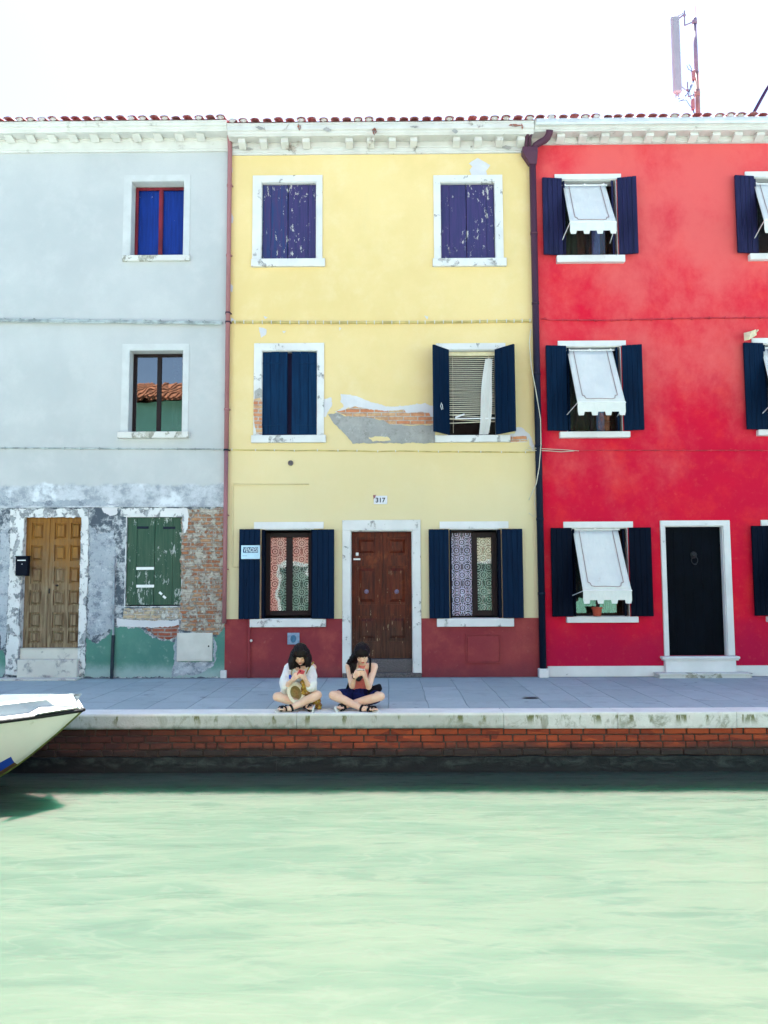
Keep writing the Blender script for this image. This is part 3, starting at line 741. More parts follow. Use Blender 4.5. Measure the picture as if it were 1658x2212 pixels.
casement(w2, (g_w2[0]+.004, g_w2[1]-.004, g_w2[2]+.002, g_w2[3]-.004), .19, .05, True, 'casement_wood', 'glass_mirror', mw=.07, bot=.012)
curtain(w2, (g_w2[0]+.62, g_w2[1]-.03, g_w2[2]+.02, g_w2[3]-.05), .27, 'white_cloth', .006, 3)
# ground window with flaking green shutters
w3 = MB(); ring(w3, grow(g_gw, .012), g_gw, -.004, .225, bottom=True); gwin = obj('window', w3, M['white_flaky'], gh); h3 = grow(g_gw, .012)
patch('flaking_lintel', [(261, 1099), (300, 1097), (404, 1098), (407, 1110), (405, 1140), (399, 1152), (394, 1148), (393.5, 1116), (270, 1116.5), (258, 1114)], M['white_flaky'], gwin, -.012, .008, 3, .012)
x0, x1, z0, z1 = g_gw; cx = (x0+x1)/2
for s, (a, b_) in enumerate(((x0+.004, cx-.002), (cx+.002, x1-.004))):
    m = MB(); pa = a
    ws = (.36, .64) if s == 0 else (.66, .34)
    for k, fr in enumerate(ws):
        pb = pa+(b_-a)*fr; m.box(pa+.001, pb-.001, .035, .06, z0+.02, z1-.003, bev=.003); pa = pb
    m.box(a+.002, b_-.002, .044, .056, z0+.02, z1-.005)
    obj('shutter', m, M['green_flaky'], gwin)
for (a, b_, yy) in ((967, 1050, 475), (1153, 1240, 477)):
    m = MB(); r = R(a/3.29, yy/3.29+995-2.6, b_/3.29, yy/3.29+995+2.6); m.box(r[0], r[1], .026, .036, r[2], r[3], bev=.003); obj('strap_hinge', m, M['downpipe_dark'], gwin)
for yy in (766, 892):
    m = MB(); r = R(963/3.29, (yy-10)/3.29+995, 1090/3.29, (yy+10)/3.29+995); m.box(r[0], r[1], .022, .035, r[2], r[3], bev=.003); obj('paper_strip', m, M['white_metal'], gwin)
for (xx, yy) in ((1140, 943), (1167, 970)):
    m = MB(); c = W(xx/3.29, yy/3.29+995, .03); T = Matrix.Translation(c) @ Matrix.Rotation(RAD(40), 4, 'Y'); m.box(-.028, .028, -.003, .003, -.018, .018, T); obj('sticker', m, M['white_metal'], gwin)
# doorway
dz1 = g_d[3]
dz_thr = W(110, 1399, .1).z
m = MB(); m.box(g_d[0]-.012, g_d[0], -.005, .23, .0, dz1+.012); m.box(g_d[1], g_d[1]+.012, -.005, .23, .0, dz1+.012); m.box(g_d[0], g_d[1], -.005, .23, dz1, dz1+.012)
gdoor = obj('door', m, M['white_flaky'], gh)
patch('door_surround', [(22, 1100), (188, 1099), (191, 1103), (190, 1200), (186, 1320), (182, 1456), (167, 1456), (170, 1340), (175, 1117), (53, 1117), (47, 1200), (42, 1300), (38, 1424), (36, 1458), (11, 1458), (16, 1300), (21, 1200)], M['white_flaky'], gdoor, -.022, .013, 5, .022)
# leaves with raised panels
lx0, lx1 = g_d[0]+.003, g_d[1]-.003; lz0, lz1 = dz_thr, dz1-.004
U = lambda fx: lx0+(fx-175)/(578-175)*(lx1-lx0)
V = lambda fy: lz1-(fy-402)/(1328-402)*(lz1-lz0)
rows_ = [(440, 560), (600, 715), (758, 875), (922, 1030), (1080, 1190), (1210, 1298)]
def panel_leaf(parent, rect, panels, y, mat, thick=.04, name='door_leaf', rec=.018):
    m = MB(); grid_panel(m, rect, panels, y, rec, back=True)
    a, b, c, d = rect
    m.quad((a, y, c), (a, y, d), (a, y+thick, d), (a, y+thick, c)); m.quad((b, y, c), (b, y+thick, c), (b, y+thick, d), (b, y, d))
    m.quad((a, y+thick, c), (a, y+thick, d), (b, y+thick, d), (b, y+thick, c)); m.quad((a, y, d), (b, y, d), (b, y+thick, d), (a, y+thick, d))
    for (p, q_, r, s) in panels:
        e = min(q_-p, s-r)*.13; g_ = min(q_-p, s-r)*.26; yb = y+rec-.001; yt = y-.002
        v = [(p+e, yb, r+e), (q_-e, yb, r+e), (q_-e, yb, s-e), (p+e, yb, s-e), (p+g_, yt, r+g_), (q_-g_, yt, r+g_), (q_-g_, yt, s-g_), (p+g_, yt, s-g_)]
        m.add(v, [(0,1,5,4),(1,2,6,5),(2,3,7,6),(3,0,4,7),(4,5,6,7)])
    return obj(name, m, mat, parent)
YD_ = .10
panel_leaf(gdoor, (lx0, U(338), lz0, lz1), [(U(212), U(297), V(b), V(a)) for a, b in rows_], YD_, M['ochre_wood'], rec=.030)
panel_leaf(gdoor, (U(342), lx1, lz0, lz1), [(U(p), U(q_), V(b), V(a)) for a, b in rows_ for p, q_ in ((377, 462), (490, 562))], YD_-.004, M['ochre_wood'], rec=.030)
m = MB(); m.box(U(322), U(344), YD_-.018, YD_-.004, lz0+.02, lz1-.01, bev=.005); obj('door_batten', m, M['ochre_wood'], gdoor)
m = MB(); c = Vector((U(405), YD_-.02, V(890))); m.ellipsoid(c, .022, .022, .018); m.tube([c, c+Vector((0, .03, 0))], .009); obj('door_knob', m, M['black_iron'], gdoor, smooth=True)
m = MB(); c = Vector((U(350), YD_-.012, V(928))); m.box(c.x-.012, c.x+.012, c.y, c.y+.01, c.z-.04, c.z+.04, bev=.003); obj('keyhole_plate', m, M['black_iron'], gdoor)
m = MB(); m.box(g_d[0]-.0, g_d[1]+.0, .02, .3, W(110, 1424, .02).z, dz_thr-.012, bev=.005); m.box(g_d[0]-.0, g_d[1]+.0, .005, .3, dz_thr-.012, dz_thr-.002, bev=.004); obj('threshold', m, M['step_stone'], gdoor)
s1 = R(36, 1425, 166, 1452, -.10); m = MB(); m.box(s1[0], W(166, 1430, -.1).x, -.10, .02, 0, W(100, 1425, -.10).z, bev=.008); obj('door_step', m, M['step_stone'], gdoor)
m = MB(); m.box(W(-14, 1460, -.3).x, W(164, 1460, -.3).x, -.32, -.10, 0, .028, bev=.006); obj('door_step', m, M['step_stone'], gdoor)
# wall & other finishes
g_holes = [h1, h2, (g_d[0]-.012, g_d[1]+.012, 0, dz1+.012), h3]
zt_g, zf_g = cornice(gh, X_W, XL-.005, 240, 262, 280, 280, 291, 328, M['cornice_white'], 13+3, 46.1, .13)
house_shell(gh, X_W, XL-.002, zt_g, g_holes, M['grey'])
tile_roof(gh, X_W, XL, zt_g, 1)
P_ = lambda pts: [(x/3.29, y/3.29+994.9) for x, y in pts]
patch('green_dado', P_([(600, 1540), (612, 1260), (690, 1300), (770, 1235), (800, 1180), (1000, 1190), (1080, 1260), (1240, 1290), (1290, 1230), (1530, 1260), (1590, 1190), (1612, 1180), (1612, 1540)]), M['green_dado'], gh, -.004, .02, 11)
patch('green_dado', P_([(-40, 1540), (-40, 1340), (20, 1350), (38, 1440), (36, 1510), (10, 1540)]), M['green_dado'], gh, -.004, .01, 12)
patch('exposed_brick', P_([(1290, 345), (1590, 335), (1600, 700), (1600, 1180), (1540, 1240), (1400, 1230), (1280, 1200), (1283, 1040), (1285, 700)]), M['old_brick'], gh, -.007, .02, 13)
patch('exposed_brick', P_([(880, 1052), (1280, 1045), (1284, 1125), (1100, 1140), (870, 1125)]), M['pale_brick'], gh, -.006, .008, 14)
patch('plaster_patch', P_([(620, 430), (700, 520), (800, 500), (825, 640), (810, 900), (800, 1190), (740, 1230), (640, 1250), (612, 1220), (625, 900), (632, 600)]), M['bluegrey_plaster'], gh, -.0045, .03, 15)
patch('plaster_patch', P_([(825, 1120), (880, 1130), (1100, 1140), (1270, 1130), (1275, 1200), (1040, 1185), (830, 1175)]), M['bare_plaster'], gh, -.0085, .012, 16)
patch('exposed_brick', P_([(1025, 1190), (1270, 1175), (1265, 1240), (1200, 1275), (1120, 1255), (1060, 1220)]), M['dark_brick'], gh, -.0105, .015, 17)
patch('damp_stain', P_([(1240, 1280), (1265, 1240), (1270, 1430), (1510, 1430), (1515, 1240), (1535, 1300), (1525, 1430), (1500, 1480), (1400, 1520), (1215, 1540), (1235, 1430)]), M['bluegrey_plaster'], gh, -.0065, .02, 18)
patch('plaster_patch', P_([(-60, 170), (-60, 330), (70, 325), (300, 320), (560, 330), (830, 320), (720, 285), (560, 280), (300, 290), (100, 300)]), M['bluegrey_plaster'], gh, -.003, .02, 19)
patch('plaster_patch', P_([(720, 320), (840, 315), (830, 380), (780, 395), (735, 370)]), M['bare_plaster'], gh, -.0055, .012, 20)
patch('plaster_patch', P_([(0, 520), (60, 480), (70, 700), (55, 1000), (40, 1300), (10, 1340), (-20, 1100), (-10, 700)]), M['bluegrey_plaster'], gh, -.004, .02, 21)
# ledge shadow line below the upper render
m = MB()
for i in range(60):
    a = X_W+(XL-X_W)*i/60; b_ = X_W+(XL-X_W)*(i+1)/60; z = Z1097+.006+noise.noise(Vector((a*2.1, 0, 0)))*.01
    m.box(a, b_, -.016-.004*noise.noise(Vector((a*3, 2, 0))), .0, z-.006, z+.02)
obj('render_ledge', m, M['grey'], gh)
m = MB(); r = R(382.4, 1367, 459, 1428); m.box(r[0], r[1], -.03, 0, r[2], r[3], bev=.004); m.box(r[0]+.02, r[1]-.02, -.036, -.028, r[2]+.02, r[3]-.02, bev=.003)
mc = obj('meter_cabinet', m, M['box_grey'], gh); m = MB(); c = W(450, 1396, -.04); m.box(c.x-.01, c.x+.01, -.042, -.034, c.z-.012, c.z+.012); obj('lock', m, M['black_iron'], mc)
m = MB(); c0 = W(246, 1202, -.03); c1 = W(244, 1372, -.03); m.tube([c0, c0.lerp(c1, .5), c1], .017, 10); m.box(c0.x-.035, c0.x+.035, -.035, 0, W(246, 1229, 0).z-.006, W(246, 1229, 0).z+.008)
gp = obj('pipe', m, M['grey_pipe'], gh, smooth=False)
m = MB(); c2 = W(241, 1462, -.04); m.tube([c1, c1.lerp(c2, .25), Vector((c2.x, -.045, .0))], .026, 10); obj('pipe', m, M['downpipe_black'], gh)
# cable bundles along the grey wall
def cable(house, px0, px1, pyf, r, mat, clips=0, wob=.012, y=-.02, seed=0, clipmat=None, name='cable', xlim=None):
    x0 = W(px0, pyf(px0)).x if xlim is None else xlim[0]; x1 = W(px1, pyf(px1)).x if xlim is None else xlim[1]
    n = int((x1-x0)/.06); pts = []; A = W(px0, pyf(px0)); B = W(px1, pyf(px1))
    for i in range(n+1):
        t = i/n; x = x0+(x1-x0)*t; tt = max(0, min(1, (x-A.x)/(B.x-A.x))); p = pyf(px0+(px1-px0)*tt)
        z = W(px0+(px1-px0)*tt, p).z+noise.noise(Vector((x*2.2, seed, 0)))*wob
        pts.append((x, y, z))
    m = MB(); m.tube(pts, r, 6)
    if clips:
        m.cur = 1; x = x0+.05
        while x < x1:
            i = min(n, int((x-x0)/(x1-x0)*n)); z = pts[i][2]; m.box(x-.007, x+.007, y-r-.005, 0, z-r-.006, z+r+.006); x += clips*random.uniform(.85, 1.15)
    return obj(name, m, [mat, clipmat or mat], house)
cable(gh, 0, 488, lambda p: 692+p*.012, .024, M['grey_cable'], .22, .012, -.022, 1, xlim=(X_W, XL-.1))
cable(gh, 0, 488, lambda p: 696+p*.012, .014, M['grey_cable'], 0, .01, -.05, 5, xlim=(X_W, XL-.1))
cable(gh, 0, 490, lambda p: 968+p*.006, .012, M['grey_cable'], .3, .008, -.015, 2, xlim=(X_W, XL-.02))
# pinkish downpipe between grey and yellow
dpx = W(490.5, 800, -.06).x
m = MB(); zp0 = W(487, 1346, -.06).z; zp1 = W(491, 288, -.12).z
m.tube([(dpx, -.06, zp0), (dpx, -.06, W(490, 970, -.06).z)], .034, 12, True)
m.tube([(dpx, -.06, W(490, 970, -.06).z), (dpx, -.06, zp1-.25), (dpx, -.10, zp1-.1), (dpx, -.13, zp1+.03)], .037, 12, True)
dp = obj('downpipe', m, M['downpipe_copper'], gh, smooth=True)
for py in (400, 551, 676, 696, 884, 972, 1113, 1230):
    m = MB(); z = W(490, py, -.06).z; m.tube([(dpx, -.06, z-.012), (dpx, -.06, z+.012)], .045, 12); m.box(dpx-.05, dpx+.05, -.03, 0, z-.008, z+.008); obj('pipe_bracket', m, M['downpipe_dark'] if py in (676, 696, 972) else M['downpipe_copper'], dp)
m = MB(); r = R(476, 1448, 489, 1463, -.03); m.box(r[0], r[1], -.06, 0, 0, r[3], bev=.006); obj('drain_stub', m, M['white_stone'], gh)
# mailbox
m = MB(); r = R(37, 1202, 50, 1244, -.05); rr = R(37, 1202, 63, 1244, -.05); m.box(rr[0], rr[1], -.12, -.024, rr[2], rr[3], bev=.008); m.box(rr[0]-.006, rr[1]+.006, -.13, -.022, rr[3]-.012, rr[3]+.006, bev=.004)
mbx = obj('mailbox', m, M['mailbox']); tag(mbx, 'small black letter box fixed on the white frame beside the ochre door', 'letter box')
m = MB(); m.box(rr[0]+.03, rr[1]-.03, -.124, -.119, rr[3]-.07, rr[3]-.055); m.ellipsoid(Vector(((rr[0]+rr[1])/2+.01, -.123, (rr[2]+rr[3])/2+.03)), .006, .004, .008, seg=8); obj('slot', m, M['white_metal'], mbx)

# ================================================================== YELLOW HOUSE
yh = thing('house', 'yellow house with peeling plaster, red-brown base and brown panelled door, in the middle', 'house', (0, 0, 0))
y_ul = R(565, 395.6, 682, 560.8); y_ur = R(952, 395.2, 1068.5, 560); y_ml = R(566, 759, 684, 940.6); y_mr = R(966, 757, 1072, 940)
y_gl = R(568, 1144, 675, 1336.5); y_gr = R(973, 1143.5, 1077, 1335)
yd = R(758, 1147.4, 889.8, 1453); yd = (yd[0], yd[1], 0.0, yd[3])
yw = {}
def closed_pair(win_, r, mat, y=.05, splits=((.34, .66), (.72, .28)), gap=.003, arch=0.0, z1off=.004):
    x0, x1, z0, z1 = r; cx = (x0+x1)/2-.02
    for s, (a, b_) in enumerate(((x0+.004, cx-gap), (cx+gap, x1-.004))):
        m = MB(); pa = a
        for fr in splits[s]:
            pb = pa+(b_-a)*fr; m.box(pa+.002, pb-.002, y, y+.03, z0+.004, z1-z1off, bev=.004); pa = pb
        m.box(a+.003, b_-.003, y+.008, y+.026, z0+.005, z1-z1off-.002)
        for fz in (.16, .84): m.box(a+.01+(.1 if s == 0 else 0), b_-.01-(.1 if s else 0), y-.004, y+.002, z0+(z1-z0)*fz-.018, z0+(z1-z0)*fz+.018)
        obj('shutter', m, M[mat] if isinstance(mat, str) else M[mat[s]], win_)
w, ha = stone_window(yh, y_ul, surround=R(545.3, 380, 696, 561), sill=R(543, 561, 702, 577.5), proud=.022); closed_pair(w, y_ul, ('blue_flaky', 'violet_flaky'))
w, hb = stone_window(yh, y_ur, surround=R(936.4, 379.4, 1085.7, 560), sill=R(934, 560, 1093, 577), proud=.022); closed_pair(w, y_ur, 'violet_flaky', splits=((.33, .67), (.72, .28)))
w, hc = stone_window(yh, y_ml, surround=R(548, 742, 699.5, 941), sill=R(543, 941, 704, 957), mat='white_stone', proud=.024)
x0, x1, z0, z1 = y_ml
leafw = (x1-x0)/2
for s in (0, 1):
    # leaves standing slightly ajar, tops curved
    a = 4 if s == 0 else 5
    T = Matrix.Translation((x0+.004 if s == 0 else x1-.004, .045, 0)) @ Matrix.Diagonal((1 if s == 0 else -1, 1, 1, 1)) @ Matrix.Rotation(RAD(-a), 4, 'Z')
    m = MB(); lw = leafw-.035-(0 if s == 0 else .0); k = 3
    for i in range(k): m.box(i*lw/k+.0015, (i+1)*lw/k-.0015, -.035, 0, z0+.006, z1-.006-.014*(abs(i-(1.3 if s else 1)))*.6, T, bev=.004)
    m.box(.004, lw-.004, -.026, -.006, z0+.008, z1-.05, T)
    for fz in (.13, .86): m.box(.0, lw*.78, -.042, -.033, z0+(z1-z0)*fz-.014, z0+(z1-z0)*fz+.014, T)
    obj('shutter', m, M['navy_blue'], w)
pb_ = MB(); pb_.box(x0+.01, x1-.01, .10, .11, z0, z1-.01); obj('inner_board', pb_, M['navy_plum'], w)
patch('exposed_brick', [(548, 862), (560, 855), (565.5, 870), (565.5, 938), (553, 938), (549, 915), (547, 890)], M['orange_brick'], w, -.028, .006, 31)
patch('plaster_chip', [(549, 845), (560, 838), (565.5, 842), (565.5, 858), (549, 862)], M['cement'], w, -.030, .005, 32)
# MR window: open leaves and a broken blind
w, hd = stone_window(yh, y_mr, lintel=R(941, 742, 1091, 757), sill=R(939, 941, 1101, 956), proud=.022)
mrw = w
leaf(w, y_mr[0]+.004, y_mr[2]-.0, y_mr[3]-.0, .40, 50, -1, 'navy', yh=-.03, planks=3)
leaf(w, y_mr[1]-.004, y_mr[2]-.0, y_mr[3]-.0, .40, 50, 1, 'navy', yh=-.03, planks=3)
x0, x1, z0, z1 = y_mr
m = MB(); n_ = 37
for i in range(n_):
    z = z1-.09-i*(z1-z0-.15)/n_; T = Matrix.Translation(((x0+x1)/2, .10, z)) @ Matrix.Rotation(RAD(random.uniform(-.6, .6) if i < 24 else random.uniform(-2, 4)), 4, 'Y') @ Matrix.Rotation(RAD(38), 4, 'X')
    if i > 30 and random.random() < .35: continue
    m.box(-(x1-x0)/2+.02, (x1-x0)/2-.02, -.014, .014, -.0012, .0012, T)
for fx in (.12, .86): m.box(x0+(x1-x0)*fx-.002, x0+(x1-x0)*fx+.002, .082, .085, z0+.05, z1-.06)
bl = obj('venetian_blind', m, M['straw'], w)
m = MB(); m.box(x0+.008, x1-.008, .07, .13, z1-.065, z1-.004, bev=.005); obj('blind_headrail', m, M['bird'], w)
m = MB(); m.box(x0+.12, x1-.02, .06, .075, z0+.27, z0+.29, bev=.003); T = Matrix.Translation((x0+.2, .067, z0+.325)) @ Matrix.Rotation(RAD(-20), 4, 'Y'); m.box(-.08, .08, -.008, .008, -.014, .014, T, bev=.003); obj('blind_bottom_rail', m, M['white_metal'], w)
vs = []; m = MB(); nn = 24
for i in range(nn+1):
    t = i/nn; zz = z1-.12-(z1-z0-.14)*t; xa = x1-.16-.14*t-.02*math.sin(t*5); ww = .11+.07*math.sin(t*2.6)
    for k in range(7): u = k/6; vs.append((xa+ww*u, .058+.012*math.sin(u*9+t*3), zz))
m.add(vs, [(i*7+k, i*7+k+1, (i+1)*7+k+1, (i+1)*7+k) for i in range(nn) for k in range(6)]); obj('torn_curtain', m, M['cornice_old'], w, smooth=True)
m = MB(); c = W(953, 877, -.3); m.tube([c+Vector((.0, 0, .05)), c+Vector((-.012, 0, .0)), c+Vector((.004, 0, -.06)), c+Vector((.022, 0, -.05)), c+Vector((.012, 0, .03))], .004, 6); obj('latch_cord', m, M['white_metal'], w)
# ground windows
w, he = stone_window(yh, y_gl, lintel=R(548.6, 1127.7, 698.6, 1144), sill=R(540, 1336.7, 704, 1354.4), mat='white_clean', sillmat='white_stone', proud=.022)
casement(w, (y_gl[0]+.015, y_gl[1]-.01, y_gl[2]+.045, y_gl[3]-.04), .15, .075, True, 'casement_wood', 'glass', mw=.10)
curtain(w, (y_gl[0]+.02, y_gl[1]-.02, y_gl[2]+.05, y_gl[3]-.06), .24, 'lace', .010, 5)
leaf(w, y_gl[0]-.045, y_gl[2]+.0, y_gl[3]+.005, .325, 5, -1, 'navy', yh=-.03, planks=4); 
for (xa_, xb_) in ((y_gl[0]-.02, y_gl[0]+.022), (y_gl[1]-.022, y_gl[1]-.002)):
    m = MB(); m.box(xa_, xb_, -.05, .135, y_gl[2]+.004, y_gl[3]-.004, bev=.004); obj('shutter', m, M['navy_dark'], w)
leaf(w, y_gl[1]+.0, y_gl[2]+.0, y_gl[3]-.005, .345, 6, 1, 'navy', yh=-.03, planks=4)
m = MB()
w, hf = stone_window(yh, y_gr, lintel=R(949, 1126.5, 1097.5, 1143.5), sill=R(943, 1335.6, 1109, 1353.4), mat='white_clean', sillmat='white_stone', proud=.022)
cx = W(1019, 1240, .15).x
casement(w, (cx, y_gr[1]-.01, y_gr[2]+.03, y_gr[3]-.04), .13, .085, False, 'casement_wood', 'glass')
m = MB(); m.box(y_gr[0]+.003, cx, .16, .20, y_gr[3]-.045, y_gr[3]-.004); m.box(y_gr[0]+.003, y_gr[0]+.03, .16, .20, y_gr[2]+.03, y_gr[3]-.045); m.box(y_gr[0]+.003, cx, .16, .20, y_gr[2]+.01, y_gr[2]+.03); obj('window_frame', m, M['casement_wood'], w)
curtain(w, (y_gr[0]+.02, cx, y_gr[2]+.03, y_gr[3]-.045), .215, 'lace_violet', .012, 4); curtain(w, (cx, y_gr[1]-.02, y_gr[2]+.05, y_gr[3]-.06), .22, 'lace', .010, 4)
leaf(w, y_gr[0]-.03, y_gr[2], y_gr[3], .315, 5, -1, 'navy', yh=-.03, planks=4); leaf(w, y_gr[1]+.05, y_gr[2], y_gr[3], .32, 5, 1, 'navy', yh=-.03, planks=4)
for (xa_, xb_) in ((y_gr[0]-.012, y_gr[0]+.010), (y_gr[1]-.01, y_gr[1]+.035)):
    m = MB(); m.box(xa_, xb_, -.045, .12, y_gr[2]+.004, y_gr[3]-.004, bev=.004); obj('shutter', m, M['navy_dark'], w)
for r_, w_ in ((y_gl, 0), (y_gr, 1)):
    pass
# door
m = MB(); m.box(yd[0]-.012, yd[0], -.005, .225, 0, yd[3]+.012); m.box(yd[1], yd[1]+.012, -.005, .225, 0, yd[3]+.012); m.box(yd[0], yd[1], -.005, .225, yd[3], yd[3]+.012)
o_ = R(739, 1123.5, 909, 1455); zb = W(829, 1455, -.03).z
m.box(o_[0], yd[0]-.012, -.03, .01, max(.0, zb), yd[3]+.012, bev=.006); m.box(yd[1]+.012, o_[1], -.03, .01, max(0, zb), yd[3]+.012, bev=.006); m.box(o_[0], o_[1], -.03, .01, yd[3]+.012, o_[3], bev=.006)
ydoor_o = obj('door', m, M['white_stone'], yh)
lz0 = W(829, 1422, .15).z; lz1 = yd[3]-.004; cx = W(824.9, 1300, .15).x
YP = .15
def zz_(py): return W(829, py, YP).z
for (a, b_, px0, px1) in ((yd[0]+.003, cx-.002, 769, 815), (cx+.002, yd[1]-.003, 834.6, 880)):
    pa, pb = W(px0, 1250, YP).x, W(px1, 1250, YP).x
    panel_leaf(ydoor_o, (a, b_, lz0, lz1), [(pa, pb, zz_(1200), zz_(1160)), (pa, pb, zz_(1306), zz_(1222)), (pa, pb, zz_(1385), zz_(1330))], YP, M['brown_wood'], rec=.022)
m = MB()
m.box(cx-.022, cx+.012, YP-.014, YP-.001, lz0+.01, lz1-.01, bev=.004); obj('door_batten', m, M['brown_wood'], ydoor_o)
for px in (791, 856.5):
    m = MB(); c = W(px, 1278, YP-.04); m.ellipsoid(c, .026, .02, .026); m.tube([c, c+Vector((0, .045, 0))], .010); m.ellipsoid(c+Vector((0, .03, 0)), .036, .006, .036); obj('door_knob', m, M['antenna_steel'], ydoor_o, smooth=True)
m = MB(); c = W(771, 1282.5-16, YP-.01); c = W(771, 1208, YP-.008); m.box(c.x-.06, c.x+.05, c.y-.004, c.y+.006, c.z-.014, c.z+.014, bev=.003); c = W(771, 1197, YP-.008); m.box(c.x-.022, c.x+.022, c.y-.003, c.y+.006, c.z-.025, c.z+.025, bev=.003); obj('lock', m, M['white_metal'], ydoor_o)
m = MB(); m.box(yd[0]+.002, yd[1]-.002, .05, .225, 0, lz0-.004, bev=.008); obj('threshold', m, M['dark_step'], ydoor_o)
m = MB(); m.box(o_[0]+.01, o_[1], -.06, .05, 0, W(829, 1454, -.06).z, bev=.008); obj('door_step', m, M['dark_step'], ydoor_o)
holes = [ha, hb, hc, hd, he, hf, (yd[0]-.012, yd[1]+.012, 0, yd[3]+.012)]
zt_y, zf_y = cornice(yh, XL+.005, XR-.01, 820, 264, 287, 287, 305, 332, M['cornice_old'], 521.2, 46.5, .115, missing=(4, 9))
for k, (x, y_, dx, dy, mm) in enumerate([(646, 275, 5, 8, 'dark_brick'), (809, 284, 6, 9, 'dark_brick'), (706, 280, 8, 5, 'cement'), (983, 283, 7, 5, 'cement'), (1112, 271, 14, 4, 'dark_brick'), (1127, 274, 2, 8, 'dark_brick'), (895, 274, 10, 3, 'cement'), (560, 276, 10, 4, 'cement')]):
    patch('cornice_spall', [(x-dx, y_-dy*.3), (x-dx*.2, y_-dy), (x+dx*.5, y_-dy*.5), (x+dx, y_+dy*.1), (x+dx*.1, y_+dy), (x-dx*.4, y_+dy*.5)], M[mm], yh, -.348, .012, 80+k)
for k, (x, y_, dx, dy, mm) in enumerate([(515, 318, 18, 4, 'cement'), (535, 322, 12, 3, 'cement'), (508, 297, 8, 5, 'dark_brick'), (1095, 318, 12, 5, 'cement'), (1060, 300, 12, 6, 'cement'), (985, 306, 10, 6, 'cement')]):
    patch('cornice_spall', [(x-dx, y_-dy*.3), (x-dx*.2, y_-dy), (x+dx*.5, y_-dy*.5), (x+dx, y_+dy*.1), (x+dx*.1, y_+dy), (x-dx*.4, y_+dy*.5)], M[mm], yh, -.064, .012, 90+k)
house_shell(yh, XL+.002, XR-.002, zt_y, holes, M['yellow'])
tile_roof(yh, XL, XR, zt_y, 2)
Q4 = lambda pts: [(x/2.4036+477.5, y/2.4036+696.4) for x, y in pts]
Q3 = lambda pts: [(x/2.4036+477.5, y/2.4036+232.1) for x, y in pts]
patch('plaster_chip', Q4([(535, 400), (570, 388), (575, 430), (540, 490), (500, 470), (500, 435)]), M['bare_plaster'], yh, -.004, .012, 41)
patch('plaster_chip', Q4([(620, 372), (700, 382), (760, 408), (830, 425), (870, 440), (960, 430), (1060, 420), (1108, 436), (1108, 500), (1000, 480), (860, 470), (760, 455), (700, 440), (660, 445), (620, 470), (590, 465), (640, 440), (620, 410)]), M['bare_plaster'], yh, -.004, .012, 42)
patch('exposed_brick', Q4([(600, 462), (660, 448), (690, 436), (740, 445), (850, 462), (950, 452), (960, 470), (1030, 465), (1080, 470), (1085, 488), (1110, 492), (1110, 528), (1000, 532), (880, 534), (830, 505), (730, 496), (650, 488)]), M['orange_brick'], yh, -.007, .010, 43)
patch('cement_patch', Q4([(555, 478), (600, 470), (640, 486), (740, 492), (840, 508), (880, 530), (1000, 535), (1110, 530), (1110, 626), (682, 628), (655, 592), (610, 548), (580, 520)]), M['cement'], yh, -.010, .010, 44)
patch('paint_remnant', Q4([(765, 600), (800, 592), (870, 598), (880, 612), (790, 618)]), M['yellow'], yh, -.013, .012, 45)
patch('plaster_chip', Q4([(1525, 545), (1560, 545), (1600, 580), (1625, 640), (1620, 670), (1605, 640), (1595, 600), (1590, 622), (1500, 622), (1500, 580), (1525, 575)]), M['bare_plaster'], yh, -.004, .010, 46)
patch('exposed_brick', Q4([(1505, 592), (1585, 590), (1592, 618), (1502, 620)]), M['orange_brick'], yh, -.007, .006, 47)
patch('plaster_chip', Q3([(1285, 290), (1330, 262), (1398, 300), (1375, 330), (1380, 350), (1300, 352), (1288, 325), (1305, 305)]), M['bare_plaster'], yh, -.004, .006, 48)
for k, pts in enumerate([[(195, 1140), (235, 1150), (232, 1180), (205, 1196)], [(48, 915), (60, 930), (56, 960), (46, 950)], [(50, 1090), (64, 1100), (58, 1122), (48, 1110)], [(315, 1160), (335, 1162), (325, 1172)], [(1055, 1080), (1075, 1085), (1068, 1100)], [(610, 1140), (622, 1148), (612, 1160)], [(50, 250), (58, 330), (50, 360), (47, 300)], [(48, 540), (64, 570), (58, 600), (46, 590)], [(220, 1082), (240, 1090), (228, 1100)]]):
    patch('plaster_chip', Q3(pts), M['bare_plaster'], yh, -.004, .006, 50+k)
# dado
m = MB(); dzt = W(829, 1336, 0).z
d_holes = [(o_[0], o_[1], 0, 5)]
grid_panel(m, (XL+.003, XR-.003, 0.0, dzt), [(a, b_, c, d) for a, b_, c, d in [(o_[0], o_[1], -.1, dzt)]], -.009, .009)
m.quad((XL+.003, -.009, dzt), (o_[0], -.009, dzt), (o_[0], 0, dzt), (XL+.003, 0, dzt)); m.quad((o_[1], -.009, dzt), (XR-.003, -.009, dzt), (XR-.003, 0, dzt), (o_[1], 0, dzt))
obj('dado', m, M['dado'], yh)
m = MB(); r = R(1008.6, 1372, 1078, 1430); ring(m, grow(r, .016), r, -.034, -.008, bottom=True); m.box(r[0]+.006, r[1]-.006, -.026, -.008, r[2]+.006, r[3]-.006); mc = obj('meter_cabinet', m, M['dado'], yh)
m = MB(); c = W(538, 1340, -.03); m.tube([Vector((c.x, -.03, W(538, 1338, -.03).z)), Vector((c.x, -.03, .0))], .022, 10); pp = obj('pipe', m, M['dado'], yh)
m = MB(); c = W(542, 1384, -.055); m.ellipsoid(c, .022, .02, .022, seg=10); obj('pipe_cap', m, M['box_grey'], pp, smooth=True)
